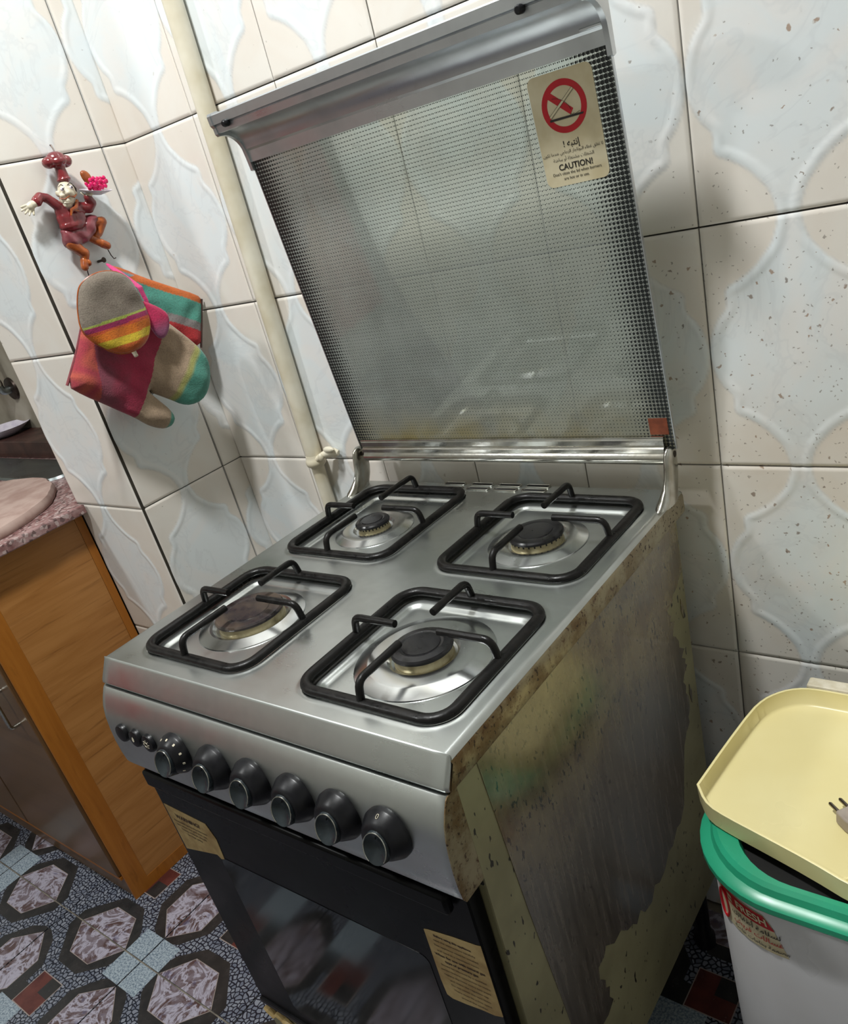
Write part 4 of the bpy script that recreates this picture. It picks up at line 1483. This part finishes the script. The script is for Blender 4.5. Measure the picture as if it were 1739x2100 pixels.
# yellow tray resting on the lid, its left end raised
outl = [(0.6650, 0.272), (0.6730, 0.2600), (0.6880, 0.2450), (0.7120, 0.2360), (0.7520, 0.2250), (0.8020, 0.2105), (0.8430, 0.1960), (0.92, 0.180), (1.02, 0.168), (1.07, 0.185), (1.09, 0.22), (1.09, 0.42), (1.07, 0.465), (1.02, 0.483),
        (0.85, 0.4835), (0.776, 0.4830), (0.745, 0.4835), (0.726, 0.4815), (0.709, 0.4730), (0.696, 0.4600), (0.6860, 0.4440), (0.6790, 0.4190), (0.6710, 0.345)]
_q = []
for _i in range(1, len(outl)):
    _a, _c = np.array(outl[_i]), np.array(outl[(_i + 1) % len(outl)])
    _q += [tuple(_a * 0.75 + _c * 0.25), tuple(_a * 0.25 + _c * 0.75)]
outl = [outl[0]] + _q
def inset(p, d):
    m = len(p)
    out = []
    for i in range(m):
        a, q, c = Vector(p[i - 1]), Vector(p[i]), Vector(p[(i + 1) % m])
        n1 = Vector((-(q - a).y, (q - a).x)).normalized()
        n2 = Vector((-(c - q).y, (c - q).x)).normalized()
        nn = (n1 + n2)
        nn = nn / max(0.5, nn.length_squared / 2) if nn.length > 0 else n1
        out.append(tuple(q + nn * d))
    return out
TCX, TCY = 0.86, 0.32
tray_z = 0.5950
b = MB()
i1 = inset(outl, 0.0028)
i2 = inset(outl, 0.006)
m = len(outl)
zt = 0.0255
o1 = inset(outl, 0.0015)
secs = [[(x, y, 0.0) for x, y in o1], [(x, y, zt) for x, y in outl], [(x, y, zt + 0.0006) for x, y in inset(outl, 0.0012)], [(x, y, zt) for x, y in i1], [(x, y, 0.006) for x, y in i2], [(x, y, 0.0032) for x, y in inset(outl, 0.010)]]
v = []
for s_ in secs:
    v += [(x - TCX, y - TCY, z) for x, y, z in s_]
f = [(i * m + k, i * m + (k + 1) % m, (i + 1) * m + (k + 1) % m, (i + 1) * m + k) for i in range(len(secs) - 1) for k in range(m)]
f += [tuple(range(m - 1, -1, -1)), tuple((len(secs) - 1) * m + k for k in range(m))]
b.add(v, f)
tray = b.obj('tray', M['yellow'], smooth=50, loc=(TCX, TCY, tray_z))
tag(tray, 'pale yellow plastic tray lying on the green lid of the tub', 'tray')

pg = empty('power_plug', (0.8205, 0.2960, tray_z + 0.0125), math.radians(-38))
tag(pg, 'grey two-pin mains plug lying on the yellow tray', 'plug')
b = MB()
b.prism([(-0.008, -0.0125), (0.006, -0.0135), (0.026, -0.0105), (0.034, -0.006), (0.034, 0.006), (0.026, 0.0105), (0.006, 0.0135), (-0.008, 0.0125)], -0.0085, 0.0085)
b.obj('plug_body', M['plug'], pg, bevel=0.002)
for y in (-0.0062, 0.0062):
    MB().tube([(-0.006, y, 0.001), (-0.0235, y, 0.002), (-0.0250, y, 0.002)], [0.0021, 0.0021, 0.0012], 10).obj('pin', M['pin'], pg)
MB().tube([(0.033, 0, 0), (0.05, 0.002, -0.002), (0.075, 0.012, -0.004), (0.105, 0.035, -0.0045), (0.135, 0.068, -0.0045), (0.165, 0.105, -0.0045)], 0.0034, 10).obj('cord', M['plug'], pg)

for i, (x, y, rz, lb_) in enumerate(((0.829, 0.2165, 0.4, 'small yellow folded scrap lying nearer the plug at the front rim of the tray'), (0.848, 0.2090, -0.2, 'yellow scrap farther right against the front rim of the tray'))):
    b = MB()
    b.add([(-0.011, -0.006, 0), (0.011, -0.004, 0), (0.012, 0.006, 0), (-0.010, 0.005, 0), (0.012, 0.001, 0.007), (-0.006, 0.0, 0.004)],
          [(0, 3, 2, 1), (0, 1, 4, 5), (3, 5, 4, 2), (0, 5, 3), (1, 2, 4)])
    o = b.obj('paper_scrap', M['yellow'], smooth=0, loc=(x, y, tray_z + 0.0034), rot=(0, 0, rz))
    tag(o, lb_, 'scrap', 'yellow scraps on the tray')
o = MB().box((-0.17, -0.010, 0.0), (0.17, 0.010, 0.0255)).obj('slat', M['cream'], smooth=0, bevel=0.003, loc=(0.895, 0.4995, 0.5930), rot=(0, 0, 0.0))
tag(o, 'cream strip lying on the green lid behind the yellow tray', 'strip')

# ------------------------------------------------------------------ cloth things on the left wall
def in_poly(px, py, poly):
    ins = np.zeros(px.shape, bool)
    for i in range(len(poly)):
        (x0, y0), (x1, y1) = poly[i - 1], poly[i]
        c = ((y0 > py) != (y1 > py))
        ins ^= c & (px < (x1 - x0) * (py - y0) / (y1 - y0 + 1e-12) + x0)
    return ins


def smooth_poly(p, it=2):
    for _ in range(it):
        q = []
        for i in range(len(p)):
            a, c = np.array(p[i]), np.array(p[(i + 1) % len(p)])
            q += [tuple(a * 0.75 + c * 0.25), tuple(a * 0.25 + c * 0.75)]
        p = q
    return p


def puff(name, outline, xfun, thick, dye, parent, res=0.0016, reach=0.022, wr=0.0022, seed=1, round_=1):
    """padded cloth piece: outline in (y, z), front bulges to +x"""
    pl = smooth_poly(outline, round_)
    P = np.array(pl)
    y0, z0 = P.min(0) - res
    y1, z1 = P.max(0) + res
    ys, zs = np.arange(y0, y1 + res, res), np.arange(z0, z1 + res, res)
    Yg, Zg = np.meshgrid(ys, zs)
    ins = in_poly(Yg, Zg, pl)
    best = np.full(Yg.shape, 9.0)
    by, bz = Yg.copy(), Zg.copy()
    for i in range(len(pl)):
        a, c = P[i - 1], P[i]
        d = c - a
        t = np.clip(((Yg - a[0]) * d[0] + (Zg - a[1]) * d[1]) / (d @ d + 1e-15), 0, 1)
        qy, qz = a[0] + t * d[0], a[1] + t * d[1]
        dd = np.hypot(Yg - qy, Zg - qz)
        k = dd < best
        best = np.where(k, dd, best)
        by, bz = np.where(k, qy, by), np.where(k, qz, bz)
    Yf, Zf = np.where(ins, Yg, by), np.where(ins, Zg, bz)
    D_ = np.where(ins, best, 0.0)
    rs = np.random.RandomState(seed)
    w = np.zeros_like(Yf)
    for _ in range(7):
        a = rs.uniform(0, math.pi)
        fq = rs.uniform(60, 190)
        w += np.sin((Yf * math.cos(a) + Zf * math.sin(a)) * fq + rs.uniform(0, 6) + 1.5 * np.sin((Yf * math.sin(a) - Zf * math.cos(a)) * fq * 0.4 + rs.uniform(0, 6)))
    t = np.clip(D_ / reach, 0, 1)
    hgt = thick * np.sqrt(np.maximum(0, 1 - (1 - t) ** 2)) + wr * w / 3.0 * np.clip(D_ / (reach * 0.5), 0, 1)
    hgt = np.maximum(hgt, 0.0)
    ny_, nz_ = len(ys), len(zs)
    cell = ins[:-1, :-1] | ins[1:, :-1] | ins[:-1, 1:] | ins[1:, 1:]
    idx = {}
    v, dy, f = [], [], []

    def vid(j, i, side):
        kx = (j, i, side if D_[j, i] > 0 else 0)
        if kx not in idx:
            y, z = Yf[j, i], Zf[j, i]
            idx[kx] = len(v)
            v.append((xfun(y, z) + (hgt[j, i] if side == 0 else -0.15 * hgt[j, i] - 0.0004), y, z))
            dy.append(dye(y, z))
        return idx[kx]
    for j in range(nz_ - 1):
        for i in range(ny_ - 1):
            if cell[j, i]:
                f.append(tuple(vid(a, c, 0) for a, c in ((j, i), (j, i + 1), (j + 1, i + 1), (j + 1, i))))
                f.append(tuple(vid(a, c, 1) for a, c in ((j, i), (j + 1, i), (j + 1, i + 1), (j, i + 1))))
    me = bpy.data.meshes.new(name)
    me.from_pydata(v, [], f)
    at = me.attributes.new('dye', 'FLOAT_COLOR', 'POINT')
    at.data.foreach_set('color', np.array([tuple(c[:3]) + (1.0,) for c in dy], dtype=np.float32).ravel())
    me.materials.append(M['cloth'])
    bm = bmesh.new()
    bm.from_mesh(me)
    bmesh.ops.dissolve_degenerate(bm, dist=1e-6, edges=bm.edges)
    bm.to_mesh(me)
    bm.free()
    me.polygons.foreach_set('use_smooth', [True] * len(me.polygons))
    o = link(name, me, parent)
    return o


def lerp(a, b, t):
    t = min(1, max(0, t))
    return tuple(a[i] + (b[i] - a[i]) * t for i in range(3))


def seam(pts, r, mat, name, parent):
    return MB().tube(pts, r, 6).obj(name, mat, parent)


def side(p, a, b):
    """signed distance of p from the line a-b"""
    return ((b[0] - a[0]) * (p[1] - a[1]) - (b[1] - a[1]) * (p[0] - a[0])) / math.hypot(b[0] - a[0], b[1] - a[1])


BEIGE, TEAL, LIME = C(168, 146, 122), C(84, 152, 136), C(166, 166, 100)
ORANGE, GREY, RED, MAG = C(196, 104, 52), C(136, 130, 128), C(184, 52, 56), C(178, 48, 96)

back_outline = [(0.4627, 1.2893), (0.4812, 1.2779), (0.5036, 1.2575), (0.5435, 1.2285), (0.5818, 1.2017), (0.5860, 1.1917), (0.5703, 1.1491), (0.5555, 1.1096), (0.5233, 1.1343), (0.4896, 1.1606), (0.4688, 1.2026), (0.4609, 1.2393), (0.4585, 1.268)]
bx = lambda y, z: XL + 0.013 + 0.40 * (y - 0.46) if y > 0.46 else XL + 0.013


def dye_back(y, z):
    d = -side((y, z), (0.5036, 1.2575), (0.5818, 1.2017))     # below the upper edge
    if z > 1.262:
        return lerp(ORANGE, C(120, 160, 170), (d - 0.002) / 0.003)
    if d < 0.014:
        return ORANGE
    if d < 0.047:
        return TEAL
    if d < 0.061:
        return GREY
    return RED


om2 = empty('oven_mitt', (0, 0, 0))
tag(om2, 'orange, teal and red striped oven mitt hanging behind the other cloths', 'oven mitt', 'oven cloths on the nail')
puff('mitt_body', back_outline, bx, 0.010, dye_back, om2, seed=4)
hem = [(bx(y, z) + 0.002, y, z) for y, z in ((0.5860, 1.1925), (0.5703, 1.1491), (0.5560, 1.1110))]
MB().tube(hem, 0.0022, 6).obj('hem', M['granite_dark'], om2)

front_outline = [(0.3509, 1.214), (0.3254, 1.1757), (0.2892, 1.1313), (0.309, 1.1071), (0.3337, 1.0834), (0.3545, 1.0623), (0.374, 1.0433), (0.3882, 1.025), (0.4022, 1.0127), (0.4182, 1.0044), (0.4327, 1.0059), (0.4424, 1.0178), (0.4378, 1.0351), (0.4274, 1.0529), (0.4171, 1.0703), (0.4141, 1.0795),
                 (0.4207, 1.0711), (0.4349, 1.0592), (0.4494, 1.0471), (0.4637, 1.0337), (0.4808, 1.026), (0.5016, 1.0267), (0.5184, 1.0379), (0.532, 1.0582), (0.5405, 1.0832), (0.5377, 1.1056), (0.5245, 1.1311), (0.504, 1.1612), (0.4831, 1.1878), (0.4423, 1.2224), (0.3918, 1.2289)]
fxn = lambda y, z: XL + 0.033 + 0.18 * (y - 0.29)


def dye_front(y, z):
    d = side((y, z), (0.374, 1.0433), (0.4635, 1.1565))       # negative: towards the fingers
    if y > 0.374 and z < 1.0433 and d > 0:
        d = -d
    dt = side((y, z), (0.4519, 1.053), (0.5262, 1.123))
    dth = side((y, z), (0.4169, 1.009), (0.4338, 1.0335))
    if d < 0:
        if z < 1.075 and y < 0.4445 and side((y, z), (0.4141, 1.0795), (0.4640, 1.0337)) < 0.004:
            if dth < 0:
                return lerp(BEIGE, TEAL, -dth / 0.004)
            return BEIGE
        if dt < 0:
            return lerp(LIME, TEAL, (-dt - 0.003) / 0.006)
        return lerp(BEIGE, LIME, (0.008 - dt) / 0.006) if dt < 0.008 else BEIGE
    u = side((y, z), (0.3285, 1.0985), (0.3584, 1.2117))
    k = 0.5 + 0.5 * math.sin(y * 160 + 2 * math.sin(z * 110))
    if u > 0:
        return lerp(C(180, 84, 70), C(158, 56, 68), k)
    return lerp(C(134, 68, 84), C(166, 54, 80), max(0, min(1, 0.4 * k + (-u - 0.02) / 0.04)))


om1 = empty('oven_mitt', (0, 0, 0))
tag(om1, 'quilted oven mitt with red cuff and beige to teal fingertips, foremost on the wall', 'oven mitt', 'oven cloths on the nail')
puff('mitt_body', front_outline, fxn, 0.020, dye_front, om1, reach=0.026, wr=0.0028, seed=2)
MB().tube([(fxn(y, z) + 0.001, y, z) for y, z in ((0.3515, 1.212), (0.3262, 1.1757), (0.2900, 1.1315))], 0.0026, 8).obj('cuff_binding', M['mauve'], om1)

holder_outline = [(0.3528, 1.2629), (0.3603, 1.2739), (0.3768, 1.2826), (0.3996, 1.2849), (0.4217, 1.2782), (0.4386, 1.2662), (0.4473, 1.2465), (0.4502, 1.2212), (0.4513, 1.1986), (0.4472, 1.183), (0.4317, 1.165), (0.4096, 1.1548), (0.379, 1.1538), (0.3589, 1.1693), (0.3438, 1.1903), (0.3364, 1.2099), (0.3434, 1.2395)]
holder_outline = [(y - 0.009, z) for y, z in holder_outline]
hxn = lambda y, z: XL + 0.086 + 0.02 * math.sin((y - 0.34) * 22)


def dye_hold(y, z):
    zz = z - 0.02 * (y - 0.39)
    for lim, c in ((1.2125, C(128, 118, 106)), (1.2085, C(160, 172, 78)), (1.2005, C(150, 40, 86)), (1.1965, C(196, 84, 50)), (1.1825, C(206, 112, 36)), (1.1700, C(206, 178, 52)), (0, C(196, 98, 44))):
        if zz > lim:
            return c


ph = empty('pot_holder', (0, 0, 0))
tag(ph, 'rounded pot holder, grey above orange and yellow stripes, with a pink strap', 'pot holder', 'oven cloths on the nail')
hb = puff('pad', holder_outline, hxn, 0.010, dye_hold, ph, reach=0.016, wr=0.0016, seed=6, round_=2)
rim = [(hxn(y, z) - 0.0005, y, z) for y, z in smooth_poly(holder_outline, 2)]
MB().tube(rim, 0.0016, 6, closed=True).obj('binding', M['orange'], ph)
MB().tube([(XL + 0.092, 0.3955, 1.1535), (XL + 0.097, 0.3945, 1.1440)], [0.0042, 0.0036], 12).obj('toggle', M['ivory'], ph)
strap_outline = [(0.4569, 1.2950), (0.4600, 1.2852), (0.4618, 1.269), (0.4630, 1.2498), (0.4630, 1.2336), (0.4650, 1.2188), (0.4600, 1.2060), (0.4550, 1.2303), (0.4515, 1.2517), (0.4495, 1.2711), (0.4505, 1.2890)]
strap_outline = [(y - 0.008 * min(1, (1.2955 - z) / 0.05), z) for y, z in strap_outline]
sxn = lambda y, z: XL + 0.016 + 0.080 * min(1, max(0, (1.295 - z) / 0.05))
puff('strap', strap_outline, sxn, 0.004, lambda y, z: C(214, 70, 130), ph, res=0.0014, reach=0.004, wr=0.0006, seed=8)
flap_outline = [(0.4604, 1.2259), (0.4809, 1.2131), (0.4987, 1.1983), (0.5035, 1.1854), (0.4956, 1.1674), (0.4818, 1.1554), (0.4695, 1.1562), (0.4629, 1.1683), (0.4581, 1.1903), (0.4576, 1.2057)]
flap_outline = [(y - 0.022, z + 0.0005) for y, z in flap_outline]
flx = lambda y, z: XL + 0.100
puff('flap', flap_outline, flx, 0.006, lambda y, z: lerp(C(196, 46, 92), C(140, 76, 110), (1.19 - z) / 0.02), ph, res=0.0018, reach=0.009, wr=0.001, seed=9)

nl = MB()
nl.tube([(XL - 0.004, 0.4535, 1.2985), (XL + 0.018, 0.4535, 1.2990)], 0.0022, 8)
nl.lathe([(0.0040, 0), (0.0046, 0.001), (0.0040, 0.002)], 12, Matrix.Translation((XL + 0.018, 0.4535, 1.2990)) @ Matrix.Rotation(math.pi / 2, 4, 'Y'))
o = nl.obj('nail', M['nail'])
tag(o, 'dark nail in the wall above the hanging cloths', 'nail')

# ------------------------------------------------------------------ chef figurine
chef = empty('chef_figurine', (XL, 0.43, 1.38))
tag(chef, 'glazed chef figurine in maroon hat and jacket holding a plate of flowers', 'figurine')
CX, CY, CZ = XL, 0.43, 1.38


def blob(name, balls, mat, vox=0.0013, smooth_it=6):
    """one continuous surface fused from overlapping balls / capsules given in (x out of the wall, y, z)"""
    b = MB()
    for it in balls:
        if len(it) == 2:
            c, r = it
            b.ball((c[0], c[1] - CY, c[2] - CZ), r, 14)
        else:
            p, q, r0, r1 = it
            p, q = Vector(p), Vector(q)
            for k in range(9):
                t = k / 8
                c = p.lerp(q, t)
                rr = r0 + (r1 - r0) * t
                b.ball((c.x, c.y - CY, c.z - CZ), rr, 12)
    o = b.obj(name, M[mat], chef, smooth=0)
    md = o.modifiers.new('fuse', 'REMESH')
    md.mode = 'VOXEL'
    md.voxel_size = vox
    md.use_smooth_shade = True
    ms = o.modifiers.new('soft', 'SMOOTH')
    ms.iterations = smooth_it
    ms.factor = 0.5
    return o


# jacket: torso and both sleeves
blob('jacket', [((0.016, 0.428, 1.372), (0.015, 0.0265, 0.021)), ((0.016, 0.430, 1.385), (0.013, 0.027, 0.0145)), ((0.017, 0.425, 1.362), (0.015, 0.0245, 0.011)),
                ((0.018, 0.412, 1.394), (0.016, 0.400, 1.4085), 0.0085, 0.0075), ((0.016, 0.400, 1.4085), (0.016, 0.389, 1.4125), 0.0075, 0.0070), ((0.016, 0.389, 1.4125), (0.018, 0.380, 1.4070), 0.0075, 0.0085),
                ((0.018, 0.449, 1.386), (0.020, 0.463, 1.381), 0.0085, 0.0085), ((0.020, 0.463, 1.381), (0.024, 0.470, 1.388), 0.0085, 0.0080), ((0.024, 0.470, 1.388), (0.028, 0.464, 1.396), 0.008, 0.007)], 'maroon')
# apron / skirt of the jacket
sk_ = MB()
ap = [(0.4015, 1.3610), (0.3990, 1.3500), (0.3965, 1.3392), (0.4000, 1.3300), (0.4130, 1.3280), (0.4290, 1.3295), (0.4420, 1.3322), (0.4530, 1.3375), (0.4610, 1.3440), (0.4680, 1.3530), (0.4735, 1.3640), (0.4725, 1.3690), (0.4590, 1.3735), (0.4500, 1.3680), (0.4380, 1.3610), (0.4200, 1.3570)]
apx = lambda y, z: 0.013 + 0.0016 * math.sin((y * 1.0 + z * 0.7) * 230)
o = puff('apron', [(y - CY, z - CZ) for y, z in ap], lambda y, z: apx(y + CY, z + CZ), 0.013, lambda y, z: C(140, 70, 76), chef, res=0.0011, reach=0.010, wr=0.0014, seed=12)
o.data.materials.clear()
o.data.materials.append(M['mauve'])
# head with face
hd = blob('head', [((0.024, 0.4335, 1.411), (0.0130, 0.0145, 0.0165)), ((0.023, 0.429, 1.400), (0.0115, 0.0125, 0.0115)), ((0.022, 0.4255, 1.392), (0.0095, 0.0085, 0.0060)),
                   ((0.0370, 0.4275, 1.4085), (0.0050, 0.0048, 0.0042)), ((0.0310, 0.4190, 1.4065), (0.0050, 0.0045, 0.0040)), ((0.0310, 0.4370, 1.4055), (0.0050, 0.0045, 0.0040)), ((0.0330, 0.4225, 1.3955), (0.0030, 0.0075, 0.0026)),
                   ((0.022, 0.4490, 1.4075), (0.004, 0.003, 0.005)), ((0.022, 0.4175, 1.4110), (0.004, 0.003, 0.005))], 'cream', 0.0010, 3)


def onchef(name, mat, fn, parent=None):
    b = MB()
    fn(b)
    o = b.obj(name, M[mat], parent or chef)
    return o


def rel(x, y, z):
    return (x, y - CY, z - CZ)


for y in (0.4205, 0.4370):
    onchef('eye', 'plate', lambda b, y=y: b.ball(rel(0.0355, y, 1.4155), (0.0020, 0.0034, 0.0030), 12))
    onchef('pupil', 'nail', lambda b, y=y: b.ball(rel(0.0372, y + 0.0005, 1.4153), (0.0009, 0.0014, 0.0015), 10))
    onchef('eyebrow', 'nail', lambda b, y=y: b.tube([rel(0.0345, y - 0.0048, 1.4195), rel(0.0362, y, 1.4222), rel(0.0345, y + 0.0048, 1.4200)], [0.0006, 0.0010, 0.0006], 6))
onchef('moustache', 'orange', lambda b: b.tube([rel(0.0315, 0.4110, 1.4035), rel(0.0360, 0.4180, 1.4005), rel(0.0385, 0.4265, 1.4035), rel(0.0370, 0.4350, 1.4005), rel(0.0325, 0.4430, 1.4040)], [0.0007, 0.0013, 0.0010, 0.0013, 0.0007], 6))
onchef('side_hair', 'nail', lambda b: b.tube([rel(0.026, 0.4465, 1.4190), rel(0.025, 0.4495, 1.4130), rel(0.024, 0.4490, 1.4070)], [0.0016, 0.0024, 0.0014], 8))
# hat
blob('hat', [((0.020, 0.4395, 1.4600), (0.014, 0.0170, 0.0120)), ((0.020, 0.4255, 1.4572), (0.012, 0.0110, 0.0092)), ((0.020, 0.4535, 1.4552), (0.012, 0.0120, 0.0098)), ((0.027, 0.4400, 1.4560), (0.010, 0.013, 0.008)),
             ((0.021, 0.4400, 1.4500), (0.022, 0.4385, 1.4320), 0.0082, 0.0100), ((0.022, 0.4380, 1.4295), (0.0115, 0.0125, 0.0040))], 'maroon', 0.0011, 4)
# scarf
onchef('scarf', 'orange', lambda b: (b.tube([rel(0.030, 0.4420, 1.3960), rel(0.033, 0.4330, 1.3850), rel(0.034, 0.4230, 1.3830)], [0.0025, 0.0035, 0.003], 8), b.tube([rel(0.034, 0.424, 1.384), rel(0.034, 0.4185, 1.3755)], [0.003, 0.0012], 8), b.tube([rel(0.034, 0.426, 1.384), rel(0.032, 0.4365, 1.3795)], [0.003, 0.0012], 8)))
# left hand with fingers, right hand under the plate
hand = [((0.018, 0.377, 1.4050), (0.018, 0.369, 1.4035), 0.0052, 0.0062), ((0.018, 0.366, 1.4020), (0.0055, 0.0075, 0.0060))]
for (y, z), (y2, z2), r in (((0.361, 1.4050), (0.3500, 1.4035), 0.0021), ((0.360, 1.4015), (0.3485, 1.3985), 0.0022), ((0.361, 1.3985), (0.3520, 1.3935), 0.0022), ((0.364, 1.3965), (0.3575, 1.3900), 0.0020), ((0.369, 1.3975), (0.3650, 1.3895), 0.0021)):
    hand.append(((0.018, y, z), (0.020, y2, z2), r, r * 0.8))
blob('hand', hand, 'cream', 0.0008, 2)
blob('hand', [((0.029, 0.463, 1.3975), (0.030, 0.468, 1.4005), 0.0048, 0.0050), ((0.031, 0.466, 1.401), (0.031, 0.474, 1.4025), 0.0020, 0.0016), ((0.033, 0.466, 1.4005), (0.035, 0.4745, 1.4015), 0.0020, 0.0016), ((0.028, 0.466, 1.402), (0.027, 0.474, 1.4035), 0.0020, 0.0016), ((0.036, 0.464, 1.399), (0.039, 0.470, 1.4005), 0.0019, 0.0015), ((0.025, 0.462, 1.401), (0.022, 0.459, 1.4055), 0.0021, 0.0016)], 'cream', 0.0008, 2)
# plate and flowers
pm_ = Matrix.Translation(rel(0.030, 0.4815, 1.4015)) @ Matrix.Rotation(math.radians(-8), 4, 'X') @ Matrix.Rotation(math.radians(14), 4, 'Y')
onchef('plate', 'plate', lambda b: b.lathe([(0.008, -0.004), (0.016, -0.001), (0.0255, 0.003), (0.0260, 0.004), (0.0240, 0.004), (0.012, 0.0005), (0.0005, 0.0)], 32, pm_))
rg = random.Random(21)
for i in range(7):
    a = i * 2.4
    c = pm_ @ Vector((0.0125 * math.cos(a) * (0.4 + 0.1 * i), 0.018 * math.sin(a) * (0.4 + 0.1 * i), 0.006 + rg.uniform(0, 0.013)))
    def fl(b, c=c):
        b.ball(c, 0.0022, 8)
        for k in range(5):
            t = k * 2 * math.pi / 5 + i
            d = Vector((0.35 * math.cos(t), math.cos(t), math.sin(t)))
            b.ball(Vector(c) + d * 0.0048 + Vector((0.001, 0, 0)), (0.0020, 0.0040, 0.0040), 8)
    onchef('flower', 'pink', fl)
lf = [(0.4700, 1.4130), (0.4640, 1.4220), (0.4630, 1.4340), (0.4710, 1.4375), (0.4790, 1.4320), (0.4820, 1.4220), (0.4790, 1.4110)]
o = puff('leaf', [(y - CY, z - CZ) for y, z in lf], lambda y, z: 0.033, 0.004, lambda y, z: C(150, 70, 30), chef, res=0.001, reach=0.005, wr=0.0005, seed=14)
o.data.materials.clear()
o.data.materials.append(M['orange'])
# legs and shoes
blob('trouser_leg', [((0.016, 0.409, 1.335), (0.019, 0.421, 1.319), 0.0105, 0.0085), ((0.019, 0.424, 1.317), (0.017, 0.4205, 1.307), 0.0085, 0.0065)], 'orange', 0.0011, 3)
blob('shoe', [((0.017, 0.4195, 1.306), (0.019, 0.4140, 1.2960), 0.0072, 0.0066), ((0.020, 0.4235, 1.3010), (0.006, 0.0045, 0.006))], 'orange', 0.0011, 3)
blob('trouser_leg', [((0.013, 0.463, 1.359), (0.017, 0.4790, 1.3570), 0.0090, 0.0085), ((0.017, 0.4790, 1.3570), (0.015, 0.4680, 1.3420), 0.0085, 0.0062), ((0.015, 0.4680, 1.3420), (0.014, 0.4600, 1.3370), 0.0062, 0.006)], 'orange', 0.0011, 3)
blob('shoe', [((0.013, 0.449, 1.3365), (0.016, 0.4620, 1.3260), 0.0062, 0.0068), ((0.017, 0.4640, 1.3240), (0.018, 0.4710, 1.3190), 0.0072, 0.0066)], 'orange', 0.0011, 3)
# hanging wire above, two wire hooks below
onchef('hanging_wire', 'nail', lambda b: b.tube([rel(0.012, 0.4475, 1.466), rel(0.008, 0.4500, 1.4745), rel(0.003, 0.4515, 1.4835), rel(-0.003, 0.4515, 1.4838)], 0.0010, 6))
onchef('wire_hook', 'nail', lambda b: b.tube([rel(0.014, 0.4715, 1.3135), rel(0.010, 0.4760, 1.3030), rel(0.010, 0.4790, 1.2965), rel(0.013, 0.4815, 1.2970)], 0.0009, 6))
onchef('wire_hook', 'nail', lambda b: b.tube([rel(0.016, 0.4185, 1.2915), rel(0.012, 0.4198, 1.2860), rel(0.010, 0.4205, 1.2810)], 0.0009, 6))
